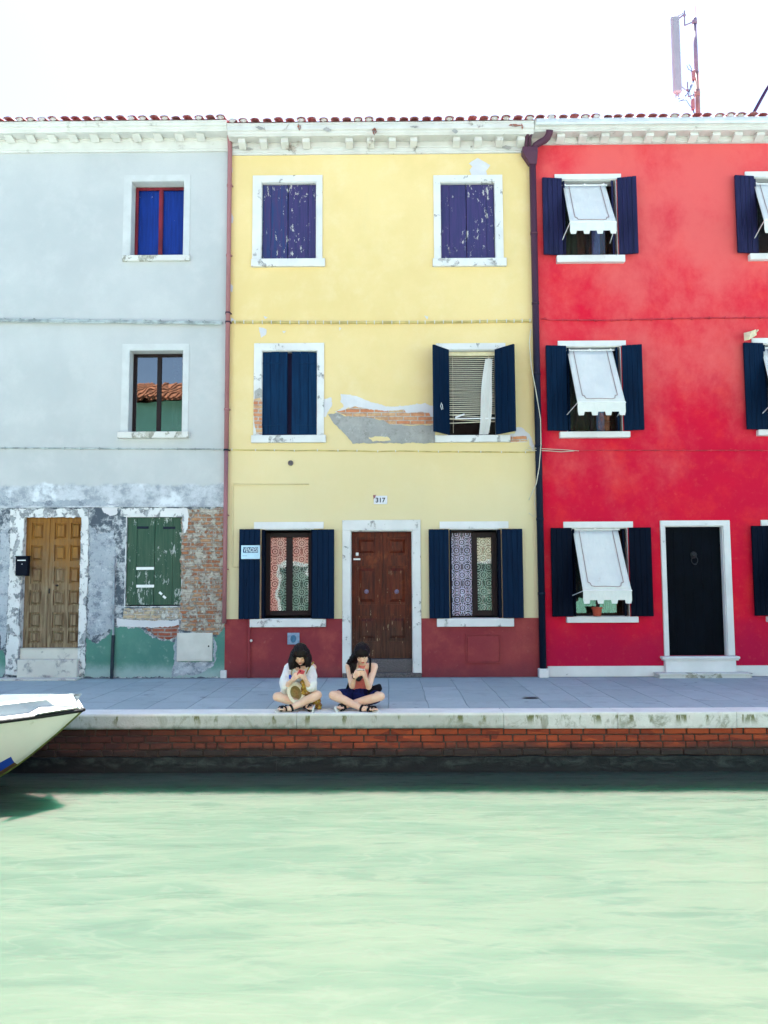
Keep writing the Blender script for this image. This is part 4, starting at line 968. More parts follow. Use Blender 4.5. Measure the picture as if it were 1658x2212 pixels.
m = MB(); r = R(620.6, 1367, 646.4, 1392, -.03); m.box(r[0], r[1], -.055, -.009, r[2], r[3], bev=.004); vb = obj('vent_box', m, M['box_blue'], yh)
m = MB(); c = W(633, 1380, -.057); m.ellipsoid(c, .045, .006, .06, seg=12); obj('vent_hole', m, M['box_blue_in'], vb, smooth=True)
m = MB(); c = W(627, 1000, -.02); m.lathe([(.0, 0), (.02, 0), (.03, .004), (.042, .0), (.044, -.02)], Matrix.Translation(c) @ Matrix.Rotation(RAD(90), 4, 'X'), 16); obj('round_vent', m, M['dark_step'], yh)
m = MB(); m.tube([W(667, 1046, -.012), W(503, 1046, -.012), W(502.5, 1048, -.012), W(501.5, 1222, -.012), W(503, 1224, -.012), W(521, 1225, -.012)], .010, 6); obj('conduit', m, M['yellow'], yh, smooth=True)
cable(yh, 494, 1148, lambda p: 696.5+2.5*math.sin((p-494)/654*3.14)-(p-494)*.004, .020, M['yellow_cable'], .138, .006, -.022, 11, M['cornice_white'], xlim=(XL+.06, XR-.07))
cable(yh, 494, 1160, lambda p: 972+(p-494)*.008, .009, M['yellow_cable'], .33, .010, -.012, 12, M['cornice_white'], xlim=(XL+.03, XR-.02))
for (px, py) in ((736, 697), (930, 697), (1120, 700)):
    pass
# loose cables near the dark downpipe
lc = MB(); lc.tube([W(x, y, -.14) for x, y in ((1146, 712), (1143, 740), (1147, 790), (1158, 850), (1167, 905), (1168, 960), (1164, 1010), (1158, 1045), (1150, 1062), (1142, 1080))], .008, 6)
lc.tube([W(x, y, -.06) for x, y in ((1158, 1050), (1154, 1090), (1160, 1108), (1152, 1116), (1142, 1108))], .006, 6)
tag(obj('cable', lc, M['white_cable'], smooth=True), 'loose off-white cable sagging down the dark downpipe between yellow and red houses', 'cable')
lc = MB(); lc.tube([W(x, y, -.12) for x, y in ((1135, 972), (1158, 973), (1185, 974), (1212, 976), (1240, 974))], .006, 6); lc.tube([W(x, y, -.12) for x, y in ((1140, 966), (1165, 969), (1210, 971), (1250, 974))], .005, 6)
tag(obj('cable', lc, M['white_cable'], smooth=True), 'short pale cable pair crossing the dark downpipe above the number plate height', 'cable')

# house number plate
r = R(807, 1071, 836, 1089, -.01); m = MB(); m.box(r[0], r[1], -.014, -.002, r[2], r[3], bev=.003)
npl = obj('number_plate', m, M['plate']); tag(npl, 'chipped white enamel house number above the brown door', 'house number')
def text(s, name, parent, x0, x1, z0, z1, y, mat, bold=.0, xs=1.0):
    c = bpy.data.curves.new(name, 'FONT'); c.body = s; c.size = 1; c.extrude = .004; c.offset = bold
    t = bpy.data.objects.new(name, c); scene.collection.objects.link(t)
    dg = bpy.context.evaluated_depsgraph_get(); me = bpy.data.meshes.new_from_object(t.evaluated_get(dg)); bpy.data.objects.remove(t)
    vs = [v.co.copy() for v in me.vertices]; ax = min(v.x for v in vs); bx = max(v.x for v in vs); az = min(v.y for v in vs); bz = max(v.y for v in vs)
    m = MB(); m.add([Vector((x0+(v.x-ax)/(bx-ax)*(x1-x0), y-(.0015 if v.z > 0 else -.0015), z0+(v.y-az)/(bz-az)*(z1-z0))) for v in vs], [tuple(p.vertices) for p in me.polygons])
    return obj(name, m, mat, parent)
text('317', 'numerals', npl, r[0]+.03, r[1]-.03, r[2]+.025, r[3]-.03, -.0155, M['ink'], .02)
patch('chipped_edge', [(806, 1069), (812, 1069), (810, 1075), (806, 1078)], M['downpipe_copper'], npl, -.016, .004, 70, .006)
# VENDESI sign on the left ground shutter
r = R(520.8, 1178, 561.5, 1207.5, -.10); m = MB(); m.box(r[0], r[1], -.113, -.107, r[2], r[3])
sg = obj('sign', m, M['sign_white']); tag(sg, 'pale blue paper sale notice fixed on a navy shutter of the yellow house', 'sign')
bx0 = r[0]+(r[1]-r[0])*.10; bx1 = r[1]-(r[1]-r[0])*.11; bz1 = r[3]-(r[3]-r[2])*.14; bz0 = r[3]-(r[3]-r[2])*.54
m = MB(); m.box(bx0, bx1, -.1145, -.1125, bz0, bz1); obj('blue_band', m, M['sign_blue'], sg)
text('VENDESI', 'lettering', sg, bx0+.008, bx1-.008, bz0+.008, bz1-.006, -.1165, M['sign_text'], .006)
m = MB(); m.box(r[0]+.02, r[0]+.09, -.1142, -.1128, r[2]+.045, r[2]+.052); obj('small_print', m, M['box_blue'], sg)

# ================================================================== RED HOUSE
rh_ = thing('house', 'red house with navy shutters, white awnings and a black door, at the right', 'house', (6, 0, 0))
def awning(house, a, top_py, b, bot_py, out, val_py, tilt=0):
    # a=(x0,x1) px at the top, b=(x0,x1) px at the lower edge, out = projection in metres
    zt = W((a[0]+a[1])/2, top_py, 0).z; A0 = W(a[0], top_py, .02).x; A1 = W(a[1], top_py, .02).x
    zb = W((b[0]+b[1])/2, bot_py, -out).z; B0 = W(b[0], bot_py, -out).x; B1 = W(b[1], bot_py, -out).x; zv = W((b[0]+b[1])/2, val_py, -out).z
    n = 10; nu = 12; vs = []; th = .004
    def P(u, t, lift=0.0):
        x = (A0+(B0-A0)*t)*(1-u)+(A1+(B1-A1)*t)*u; y = .02+(-out-.02)*t; z = zt+(zb-zt)*t-.012*math.sin(math.pi*t)
        z += .004*math.sin(u*9+t*4)+.016*noise.noise(Vector((A0*3+u*1.6, t*2.2, top_py*.1)))*math.sin(math.pi*t)
        return Vector((x, y-lift, z+lift*.6))
    m = MB()
    for t in range(n+1):
        for u in range(nu+1): vs.append(P(u/nu, t/n))
    m.add(vs, [(t*(nu+1)+u, t*(nu+1)+u+1, (t+1)*(nu+1)+u+1, (t+1)*(nu+1)+u) for t in range(n) for u in range(nu)])
    aw = obj('awning', m, M['awning_cloth'], house, smooth=True); 
    sol = aw.modifiers.new('solid', 'SOLIDIFY'); sol.thickness = .004
    # valance with a castellated edge
    m = MB(); k = 7; h = zb-zv; x = B0
    m.box(B0, B1, -out-.004, -out+.002, zb-h*.72, zb+.01)
    for i in range(k):
        if i % 2 == 0:
            xa = B0+(B1-B0)*i/k; xb = B0+(B1-B0)*(i+1)/k; m.add([(xa, -out-.004, zb-h*.72), (xb, -out-.004, zb-h*.72), (xb-.012, -out-.004, zv), (xa+.012, -out-.004, zv), (xa, -out+.002, zb-h*.72), (xb, -out+.002, zb-h*.72), (xb-.012, -out+.002, zv), (xa+.012, -out+.002, zv)],
                   [(0,1,2,3),(4,5,6,7),(0,1,5,4),(1,2,6,5),(2,3,7,6),(3,0,4,7)])
    obj('valance', m, M['awning_cloth'], aw)
    # border line
    m = MB(); e = .004
    line = [(.13, .02), (.13, .86), (.17, .87), (.19, .92), (.27, .935), (.74, .935), (.80, .92), (.82, .87), (.87, .86), (.87, .02)]
    pts = [];
    for i in range(len(line)-1):
        for j in range(6):
            t = j/6; pts.append(P(line[i][0]+(line[i+1][0]-line[i][0])*t, line[i][1]+(line[i+1][1]-line[i][1])*t, .006))
    pts.append(P(*line[-1], .006)); m.tube(pts, .0055, 5); obj('border_piping', m, M['awning_line'], aw)
    m = MB(); m.tube([(A0-.03, .02, zt+.008), (A1+.03, .02, zt+.008)], .013, 8); m.tube([(B0, -out, zb+.006), (B1, -out, zb+.006)], .010, 8)
    for xx in (A0+.03, (A0+A1)/2, A1-.03): m.box(xx-.014, xx+.014, 0.0, .05, zt-.002, zt+.03, bev=.004)
    obj('roller_bar', m, M['white_metal'], aw)
    for s, bx, ax in ((0, B0, A0), (1, B1, A1)):
        m = MB(); m.tube([(bx+.004, -out, zb), (ax+(-.06 if s == 0 else .05), .03, zb-.09)], .007, 6); obj('arm', m, M['white_metal'], aw)
    return aw
def red_window(inner_px, lintel_px, sill_px, lw_, rw_, la, ra, smat, aw=None, cur='room', name='window'):
    r = R(*inner_px); w, h = stone_window(rh_, r, lintel=R(*lintel_px), sill=R(*sill_px), mat='white_clean', proud=.03, sill_out=.09)
    casement(w, (r[0]+.004, r[1]-.004, r[2]+.004, r[3]-.004), .19, .04, True, 'casement_wood', 'glass', mw=.05)
    z0, z1 = r[2], r[3]-.0
    leaf(w, r[0]-.015, z0, z1+.005, lw_, la, -1, smat, yh=-.04, th=.04, planks=4); leaf(w, r[1]+.015, z0, z1+.005, rw_, ra, 1, smat, yh=-.04, th=.04, planks=4)
    leaf(w, r[1]-.0, z0, z1-.01, .16, 108, 1, smat, yh=.12, th=.03, planks=1, iron=False); leaf(w, r[0]+.0, z0, z1-.01, .12, 97, -1, smat, yh=.10, th=.03, planks=1, iron=False)
    if aw: awning(rh_, *aw)
    return w, h, r
M['curt_brown'] = cloth('brown_curtain', (.12, .035, .03), (.09, .05, .03)); M['curt_olive'] = cloth('olive_curtain', (.06, .07, .045)); M['curt_violet'] = cloth('violet_curtain', (.16, .13, .32)); M['curt_blue'] = cloth('blue_curtain', (.06, .17, .38))
rw1, rh1, r1 = red_window((1214.5, 390, 1331, 554), (1197, 377.7, 1340, 390), (1200.5, 555, 1347, 569.7), .325, .30, 7, 12, 'navy_plum', ((1216, 1307), 400, (1230.5, 1331), 480, .56, 505))
rw2, rh2, r2 = red_window((1224, 750, 1341, 932), (1203.8, 737, 1350.5, 749.6), (1207, 934, 1358, 947), .33, .31, 7, 12, 'navy', ((1225, 1322), 757, (1247, 1350.5), 869, .62, 897))
rw3, rh3, r3 = red_window((1236, 1141.5, 1356, 1331), (1216, 1127, 1365.6, 1140), (1222, 1332, 1375.7, 1344.6), .335, .335, 7, 10, 'navy_dark', ((1237, 1334), 1145, (1259, 1364), 1276, .62, 1304))
for (w_, r, c1, c2) in ((rw1, r1, 'curt_brown', 'curt_violet'), (rw2, r2, 'curt_olive', 'curt_blue'), (rw3, r3, 'curt_olive', 'curt_brown')):
    a, b_, z0, z1 = r; curtain(w_, (a+.02, a+(b_-a)*.32, z0+.03, z1-.03), .27, 'curt_olive', .01, 3); curtain(w_, (a+(b_-a)*.34, a+(b_-a)*.60, z0+.03, z1-.03), .30, c1, .012, 3)
    curtain(w_, (a+(b_-a)*.61, a+(b_-a)*.76, z0+.03, z1-.03), .27, c2, .008, 2); curtain(w_, (a+(b_-a)*.77, b_-.02, z0+.03, z1-.03), .30, 'curt_brown', .01, 2)
# second column, cut by the frame
S4 = 415.5
def second(inner, lint, sill, smat, aw): return red_window(inner, lint, sill, .325, .31, 7, 12, smat, aw)
_, rh4, _r4 = second((1629, 385, 1747, 550), (1607.5, 372, 1752, 385), (1615, 551, 1762, 564), 'navy_plum', ((1628, 1722), 397, (1650, 1752), 476, .56, 503))
_, rh5, _r5 = second((1649, 744, 1768, 929), (1622, 731, 1772, 743), (1633, 929.5, 1786, 942), 'navy', ((1644, 1744), 752, (1672, 1778), 866, .62, 894))
_, rh6, _r6 = second((1667, 1137, 1788, 1329), (1642, 1123, 1795, 1136), (1653.7, 1330.5, 1808, 1343), 'navy_dark', ((1669, 1768), 1142, (1696, 1804), 1274, .62, 1303))
for r in (_r4, _r5, _r6): 
    pass
# flower pot on the ground floor sill
fc = W(1290.5, 1328.7, -.03); m = MB(); zb = r3[2]+.004
m.lathe([(.0, 0), (.060, 0), (.072, .105), (.084, .107), (.086, .135), (.076, .137), (.072, .12), (.0, .118)], Matrix.Translation((fc.x, -.0, zb)), 20)
pot = obj('flowerpot', m, M['terracotta'], smooth=False); tag(pot, 'small red terracotta pot on the sill under the lowest white awning', 'flowerpot')
# door
rd = R(1441, 1137.7, 1564, 1416); od = R(1429, 1124.4, 1580, 1416)
zst = W(1510, 1417, -.05).z
m = MB(); m.box(rd[0]-.012, rd[0], -.005, .2, zst, rd[3]+.012); m.box(rd[1], rd[1]+.012, -.005, .2, zst, rd[3]+.012); m.box(rd[0], rd[1], -.005, .2, rd[3], rd[3]+.012)
m.box(od[0], rd[0]-.012, -.035, .01, zst, rd[3]+.012, bev=.005); m.box(rd[1]+.012, od[1], -.035, .01, zst, rd[3]+.012, bev=.005); m.box(od[0], od[1], -.035, .01, rd[3]+.012, od[3], bev=.005)
rdo = obj('door', m, M['white_clean'], rh_)
m = MB(); k = 6; pw = (rd[1]-rd[0]-.006)/k
for i in range(k): m.box(rd[0]+.003+i*pw+.0004, rd[0]+.003+(i+1)*pw-.0004, .08, .12, zst, rd[3]-.003, bev=.0015)
obj('door_leaf', m, M['door_black'], rdo)
m = MB(); c = W(1498, 1199, .06)
for k in range(13):
    a = k/13*6.283; m.ellipsoid(c+Vector((math.cos(a)*.038, .004, math.sin(a)*.045)), .016, .012, .016, seg=8)
m.ellipsoid(c, .036, .028, .042, seg=12); m.ellipsoid(c+Vector((0, -.024, -.014)), .016, .016, .014, seg=8)
cc = c+Vector((.002, -.02, -.085)); m.tube([cc+Vector((math.cos(k/20*6.283)*.05, -.004, math.sin(k/20*6.283)*.055)) for k in range(21)], .007, 6); m.ellipsoid(cc+Vector((0, -.002, -.058)), .03, .012, .012, seg=8)
obj('door_knocker', m, M['black_iron'], rdo, smooth=True)
s0 = R(1430.7, 1417, 1598.7, 1422, -.12); m = MB(); m.box(s0[0], s0[1], -.13, .2, zst-.045, zst-.003, bev=.012); m.box(s0[0]+.02, s0[1]-.02, -.115, .1, zst-.065, zst-.045, bev=.004)
s1 = R(1438, 1422, 1590, 1453, -.10); m.box(s1[0], s1[1], -.10, .1, .07, zst-.065, bev=.004)
obj('door_step', m, M['white_clean'], rdo)
s2 = R(1421, 1453, 1624, 1466, -.26); m = MB(); m.box(s2[0], s2[1], -.30, .0, .045, .072, bev=.008); m.box(s2[0]+.02, s2[1]-.02, -.28, 0, .022, .045, bev=.004); m.box(s2[0]+.01, s2[1]-.01, -.29, 0, 0, .022, bev=.004)
obj('door_step', m, M['sill_stone'], rdo)
rholes = [rh1, rh2, rh3, rh4, rh5, rh6, (rd[0]-.012, rd[1]+.012, zst, rd[3]+.012)]
# further window columns beyond the picture, same pattern
for dx in (3.0,):
    for (rr_, ww) in ((_r4, 'navy_plum'), (_r5, 'navy'), (_r6, 'navy_dark')):
        pass
zt_r, zf_r = cornice(rh_, XR+.0, X_E, 1400, 257, 277, 277, 293, 310, M['cornice_red'], 1212, 48, .125)
house_shell(rh_, XR+.002, X_E, zt_r, rholes, M['red'])
tile_roof(rh_, XR, X_E, zt_r, 3)
# metal gutter on the red house
m = MB(); zg = zt_r; vs = []; fs = []
prof = [(-.342, zg+.012), (-.385, zg+.010), (-.42, zg-.015), (-.43, zg-.05), (-.415, zg-.085), (-.38, zg-.105), (-.345, zg-.105)]
prof = [(-.345, zg+.0), (-.36, zg+.012), (-.372, zg+.0), (-.372, zg-.02), (-.366, zg-.06), (-.350, zg-.085), (-.344, zg-.09)]
k = len(prof)
for x in (XR+.02, X_E):
    for p in prof: vs.append((x, p[0], p[1]))
fs = [(j, j+1, j+1+k, j+k) for j in range(k-1)]+[tuple(range(k)), tuple(range(k, 2*k))]
m.add(vs, fs); obj('gutter', m, M['gutter_metal'], rh_)
m = MB(); zbb = W(1400, 1438.5, -.03).z
for (a, b_) in ((W(1183, 1450, -.03).x, s1[0]-.002), (s1[1]+.002, X_E)): m.box(a, b_, -.03, 0, 0, zbb, bev=.004)
obj('plinth', m, M['white_clean'], rh_)
cable(rh_, 1164, 1658, lambda p: 691-3*math.sin((p-1164)/250*3.14)*0+(-2 if p < 1180 else 0)+2.5*math.sin(min(1, (p-1164)/300)*3.14)-(p-1164)*.009, .012, M['red_cable'], .28, .012, -.015, 21, M['red_cable'], xlim=(XR+.1, X_E))
cable(rh_, 1164, 1658, lambda p: 973+(p-1164)*.001, .008, M['red_cable'], .4, .006, -.010, 22, xlim=(XR+.1, X_E))
# dark downpipe with hopper and curved inlet
yp = -.09
x_top = W(1151, 380, yp).x; x_bot = W(1172, 1440, yp).x; xp = (x_top*.5+x_bot*.5)
m = MB()
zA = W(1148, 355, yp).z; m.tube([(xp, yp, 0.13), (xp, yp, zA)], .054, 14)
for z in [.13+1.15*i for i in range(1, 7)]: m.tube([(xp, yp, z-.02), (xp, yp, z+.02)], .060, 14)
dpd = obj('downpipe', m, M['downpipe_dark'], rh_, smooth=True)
hx = xp; z0 = zA; z1_ = W(1144, 322, yp).z
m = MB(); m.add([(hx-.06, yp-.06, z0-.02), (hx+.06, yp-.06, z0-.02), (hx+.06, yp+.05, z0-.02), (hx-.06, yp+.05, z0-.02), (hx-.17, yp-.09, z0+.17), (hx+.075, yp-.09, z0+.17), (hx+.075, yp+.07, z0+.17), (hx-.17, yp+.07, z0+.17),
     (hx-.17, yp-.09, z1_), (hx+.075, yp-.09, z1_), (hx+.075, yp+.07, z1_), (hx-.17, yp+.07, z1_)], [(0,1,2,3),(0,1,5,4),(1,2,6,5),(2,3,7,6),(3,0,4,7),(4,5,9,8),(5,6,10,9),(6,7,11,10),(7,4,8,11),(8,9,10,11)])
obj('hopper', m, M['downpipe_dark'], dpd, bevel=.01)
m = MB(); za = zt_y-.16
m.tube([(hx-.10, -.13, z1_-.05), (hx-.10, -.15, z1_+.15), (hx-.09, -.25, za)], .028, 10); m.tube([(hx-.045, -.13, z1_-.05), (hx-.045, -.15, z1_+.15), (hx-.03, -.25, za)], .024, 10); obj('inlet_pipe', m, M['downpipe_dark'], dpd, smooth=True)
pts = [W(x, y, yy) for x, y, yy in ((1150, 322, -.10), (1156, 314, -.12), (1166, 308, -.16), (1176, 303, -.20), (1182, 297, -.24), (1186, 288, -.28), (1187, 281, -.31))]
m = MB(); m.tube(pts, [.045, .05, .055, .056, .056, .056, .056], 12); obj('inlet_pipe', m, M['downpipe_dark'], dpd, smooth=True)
m = MB(); m.box(xp-.07, xp+.075, -.16, -.012, 0, .135, bev=.008); obj('drain_stub', m, M['white_clean'], rh_)
# lamp-like cream shell above the mid right shutter
m = MB(); A_ = [W(x, y, yy) for x, y, yy in ((1606, 719, -.12), (1623, 715, -.22), (1633, 711, -.02), (1634, 724, -.02), (1618, 734, -.2), (1607, 736, -.16))]
cen = W(1619, 726, -.24)
m.add(A_+[cen, W(1620, 722, -.04)], [(0, 1, 6), (1, 2, 6), (2, 3, 6), (3, 4, 6), (4, 5, 6), (5, 0, 6), (0, 1, 7), (1, 2, 7), (2, 3, 7), (3, 4, 7), (4, 5, 7), (5, 0, 7)])
m.tube([W(1632, 718, -.05), W(1637, 713, -.0)], .012, 6)
lampo = obj('wall_lamp', m, M['bird']); tag(lampo, 'crumpled cream shell-shaped lamp on the red wall above the right-hand shutter', 'wall lamp')

# ------------------------------------------------------------------ roof antenna
AY = 1.2
an = thing('antenna', 'mobile phone antenna mast with one tall pale panel on the red house roof', 'antenna', W(1504, 250, AY))
top = W(1498, 15, AY); botz = zt_r+.4; xm = W(1503, 130, AY).x
m = MB(); zmid = W(1503, 158, AY).z; m.tube([(xm, AY, zmid), (xm, AY, top.z-.3), (xm, AY, top.z-.3), (xm, AY, top.z)], [.036, .036, .036, .036], 12); z_ = W(1500, 44, AY).z; m.tube([(xm, AY, z_-.07), (xm, AY, z_+.03)], .046, 12)
obj('mast', m, M['antenna_steel'], an, smooth=True)
m = MB(); m.tube([(xm, AY, botz), (xm, AY, zmid+.02)], .042, 12); z_ = W(1500, 201, AY).z; m.tube([(xm, AY, z_-.06), (xm, AY, z_+.05)], .05, 12); obj('mast_base', m, M['antenna_pink'], an, smooth=True)
pr = R(1450, 39, 1467, 204, AY-.15); m = MB(); m.box(pr[0], pr[1], AY-.24, AY-.13, pr[2], pr[3], bev=.025); m.box(pr[0]+.03, pr[0]+.045, AY-.2, AY-.18, pr[2]-.09, pr[2]); m.box(pr[0]+.075, pr[0]+.09, AY-.2, AY-.18, pr[2]-.08, pr[2]); obj('antenna_panel', m, M['antenna_panel'], an)
def B(pts, r=.012): m.tube([W(x, y, AY-.06) for x, y in pts], r, 7)
m = MB(); B([(1478, 23), (1478.5, 55)], .012); B([(1478.5, 55), (1497, 47)], .012); B([(1465, 40), (1479, 30)], .016); B([(1463, 35), (1476, 27)], .010); m.ellipsoid(W(1478, 33, AY-.06), .028, .028, .028, seg=8); obj('bracket', m, M['antenna_steel'], an)
m = MB(); B([(1484.5, 177), (1485, 194), (1487, 209)], .011); B([(1487, 209), (1501, 203)], .012); B([(1466, 183), (1470, 185), (1480, 194)], .008); m.ellipsoid(W(1484, 194, AY-.06), .03, .03, .025, seg=8); B([(1463, 188), (1464, 205)], .03); obj('bracket', m, M['antenna_steel'], an)
m = MB()
for pts in [[(1464, 214), (1474, 210), (1484, 203), (1493, 190), (1499, 172)], [(1466, 219), (1476, 214), (1486, 200), (1496, 178), (1500, 160)], [(1470, 217), (1482, 216), (1488, 226), (1495, 234), (1499, 246)],
            [(1494, 172), (1489, 195), (1491, 212), (1496, 217), (1500, 205)], [(1498, 155), (1487, 150), (1483, 141), (1489, 140), (1494, 150), (1492, 156)], [(1501, 185), (1498, 205), (1500, 220), (1496, 232), (1500, 247)]]:
    m.tube([W(x, y, AY-.10) for x, y in pts], .006, 5)
obj('wiring', m, M['purple_pole'], an, smooth=True)
m = MB(); c = W(1497, 163, AY-.08); m.box(c.x-.02, c.x+.03, AY-.12, AY-.04, c.z-.09, c.z+.09, bev=.01); c = W(1497, 226, AY-.08); m.box(c.x-.03, c.x+.02, AY-.12, AY-.04, c.z-.10, c.z+.10, bev=.01); obj('junction_box', m, M['downpipe_copper'], an)
m = MB(); m.tube([W(1622, 254, .9), W(1658, 188, .9), W(1700, 110, .9)], .028, 8); m2 = obj('stay_pole', m, M['purple_pole'], smooth=True); tag(m2, 'dark violet slanting pole rising from the tiles at the far right roof edge', 'pole')

# ------------------------------------------------------------------ far bank houses (behind the viewer, seen mirrored in the panes)
def far_house(x0, x1, h, mat, label, wins, doors, roofz=1.4):
    Y = -16.4; t = thing('house', label, 'house', ((x0+x1)/2, Y-3, 0))
    hs = [(a, b_, c, d) for a, b_, c, d in wins+doors]
    m = MB(); gp = MB(); grid_panel(gp, (x0, x1, 0, h), hs, 0, .15, back=False)
    m.add([Vector((v.x, Y-v.y, v.z)) for v in gp.v], gp.f)
    m.quad((x0, Y, 0), (x0, Y-6, 0), (x0, Y-6, h), (x0, Y, h)); m.quad((x1, Y, 0), (x1, Y-6, 0), (x1, Y-6, h), (x1, Y, h)); m.quad((x0, Y-6, 0), (x1, Y-6, 0), (x1, Y-6, h), (x0, Y-6, h))
    obj('wall', m, mat, t)
    for r in wins+doors:
        m = MB(); e = .13; m.box(r[0]-e, r[0], Y, Y+.03, r[2]-.0, r[3]); m.box(r[1], r[1]+e, Y, Y+.03, r[2], r[3]); m.box(r[0]-e, r[1]+e, Y, Y+.03, r[3], r[3]+e)
        if r[2] > .2: m.box(r[0]-e, r[1]+e, Y, Y+.06, r[2]-e, r[2])
        wn = obj('door' if r in doors else 'window', m, M['white_clean'], t); m = MB(); m.box(r[0], r[1], Y-.12, Y-.10, r[2], r[3]); obj('shutter' if r in wins else 'door_leaf', m, M['green_flaky'], wn)
    m = MB(); m.add([(x0, Y+.5, h-.05), (x1, Y+.5, h-.05), (x1, Y-3, h+roofz), (x0, Y-3, h+roofz), (x0, Y-6.4, h), (x1, Y-6.4, h)], [(0, 1, 2, 3), (3, 2, 5, 4)])
    n = int((x1-x0)/.2)
    for i in range(n):
        x = x0+(i+.5)*(x1-x0)/n
        m.tube([(x, Y+.55, h-.02), (x, Y-3, h+roofz+.03)], .07, 6)
    obj('roof', m, M['tile_far'], t)
M['pinkw'] = stucco('pink_render', (.60, .17, .13), (.52, .13, .11), (.66, .25, .19)); M['greenw'] = stucco('sea_green_render', (.30, .66, .50), (.26, .58, .44), (.36, .70, .56)); M['tile_far'] = plain('orange_roof_tile', (.20, .085, .045), .9, .6, 3); M['cream_w'] = stucco('cream_render', (.60, .50, .34), (.52, .44, .30), (.66, .56, .40))
far_house(-13, -6.2, 8.1, M['greenw'], 'sea green house of the far bank mirrored in a pane of the grey house', [(-11.5, -10.6, 4, 5.4), (-8.6, -7.7, 4, 5.4), (-11.5, -10.6, 1, 2.4)], [(-8.6, -7.6, 0.02, 2.3)])
far_house(-6.2, -.2, 6.6, M['pinkw'], 'salmon pink house of the far bank mirrored in the left lace-curtained pane', [(-5.4, -4.6, 3.6, 5), (-2.4, -1.6, 3.6, 5), (-2.0, -1.1, .9, 2.2), (-5.4, -4.6, .9, 2.3)], [(-3.9, -3.0, .02, 2.1)])
far_house(-.2, 6.5, 7.0, M['cream_w'], 'cream house of the far bank mirrored in the right lace-curtained pane', [(.8, 1.7, 3.8, 5.2), (4.4, 5.3, 3.8, 5.2), (.8, 1.7, 1, 2.4)], [(3.0, 3.9, .02, 2.2)])
far_house(6.5, 13, 6.8, M['greenw'], 'second green house of the far bank mirrored in the red house panes', [(7.8, 8.7, 3.8, 5.2), (10.4, 11.3, 3.8, 5.2)], [(9, 9.9, .02, 2.2)])

# ------------------------------------------------------------------ boat
BY = -4.62
tip = W(175, 1527, BY)
bo = thing('motorboat', 'white motorboat bow with black rubbing strake and blue waterline at the left edge', 'boat', (tip.x-2.2, BY, ZW))
Lb = 4.6; NS = 30
def sect(t):
    # t: 0 bow .. 1 stern -> x, half beam, sheer z, chine z, keel z
    x = tip.x-Lb*t
    hb = .86*(1-(1-min(1, t*1.9))**2.0)**.75 if t > 0 else .0
    hb = max(hb, .012)
    zs = tip.z-.02-.16*min(1, t*2.2)+.05*t
    s = [W(176, 1536, BY), W(120, 1586, BY), W(54, 1640, BY), W(0, 1677, BY)]
    # stem profile
    if x > s[1].x: k = (s[0].x-x)/(s[0].x-s[1].x); zk = s[0].z+(s[1].z-s[0].z)*max(0, k)
    elif x > s[2].x: k = (s[1].x-x)/(s[1].x-s[2].x); zk = s[1].z+(s[2].z-s[1].z)*k
    elif x > s[3].x: k = (s[2].x-x)/(s[2].x-s[3].x); zk = s[2].z+(s[3].z-s[2].z)*k
    else: zk = max(ZW-.22, s[3].z-(s[3].x-x)*.45)
    zk = min(zk, zs-.015)
    return x, hb, zs, zk
ts = [(i/NS)**1.25 for i in range(NS+1)]
M_hull = MB(); M_str = MB(); M_bot = MB(); prev = None
zst0, zst1 = W(30, 1653, BY).z, W(30, 1638, BY).z
KN = 14
for t in ts:
    x, hb, zs, zk = sect(t); row = []
    for side in (-1, 1):
        r_ = []
        for k in range(KN+1):
            u = k/KN; z = zk+(zs-zk)*u
            fl = (u**.62)*(.80+.20*u)
            r_.append(Vector((x, BY+side*hb*fl, z)))
        row.append(r_)
    if prev:
        for side in (0, 1):
            for k in range(KN):
                q_ = [prev[side][k], row[side][k], row[side][k+1], prev[side][k+1]]
                zc_ = sum(v.z for v in q_)/4
                mm = M_hull if zc_ > zst1 else (M_str if zc_ > zst0-.0 else M_bot); mm.add(q_, [(0, 1, 2, 3)])
    prev = row
xs_, hb_, zs_, zk_ = sect(1); M_hull.add([prev[0][k] for k in range(KN+1)]+[prev[1][k] for k in range(KN+1)], [(k, k+1, KN+2+k, KN+1+k) for k in range(KN)])
obj('hull', M_hull, M['boat_hull'], bo, smooth=True); obj('boot_stripe', M_str, M['boat_blue'], bo, smooth=True); obj('bottom_paint', M_bot, M['boat_brown'], bo, smooth=True)
m = MB(); pts = [Vector((sect(t)[0]+.004, BY, sect(t)[3]-.0)) for t in ts if sect(t)[3] > ZW-.1]; m.tube(pts, .010, 6); obj('stem_strip', m, M['boat_stem'], bo)
def edge(t, inset, dz): x, hb, zs, zk = sect(t); return max(0.004, hb-inset), x, zs+dz
m = MB()
for side in (-1, 1): m.tube([Vector((sect(t)[0]+(.02 if t == 0 else 0), BY+side*(sect(t)[1]+.008), sect(t)[2]-.010)) for t in ts], .019, 8)
obj('rubbing_strake', m, M['boat_rub'], bo, smooth=True)
def loft(name, insA, dzA, insB, dzB, mat, t0=0.0, bow=.0):
    m = MB()
    for side in (-1, 1):
        vs = []; 
        tt = [t for t in ts if t >= t0]
        for t in tt:
            a, x, z = edge(t, insA, dzA); b_, x2, z2 = edge(t, insB, dzB); vs += [Vector((x, BY+side*a, z)), Vector((x2-bow*(1-min(1, t*8)), BY+side*b_, z2))]
        m.add(vs, [(2*i, 2*i+2, 2*i+3, 2*i+1) for i in range(len(tt)-1)])
    return obj(name, m, mat, bo)
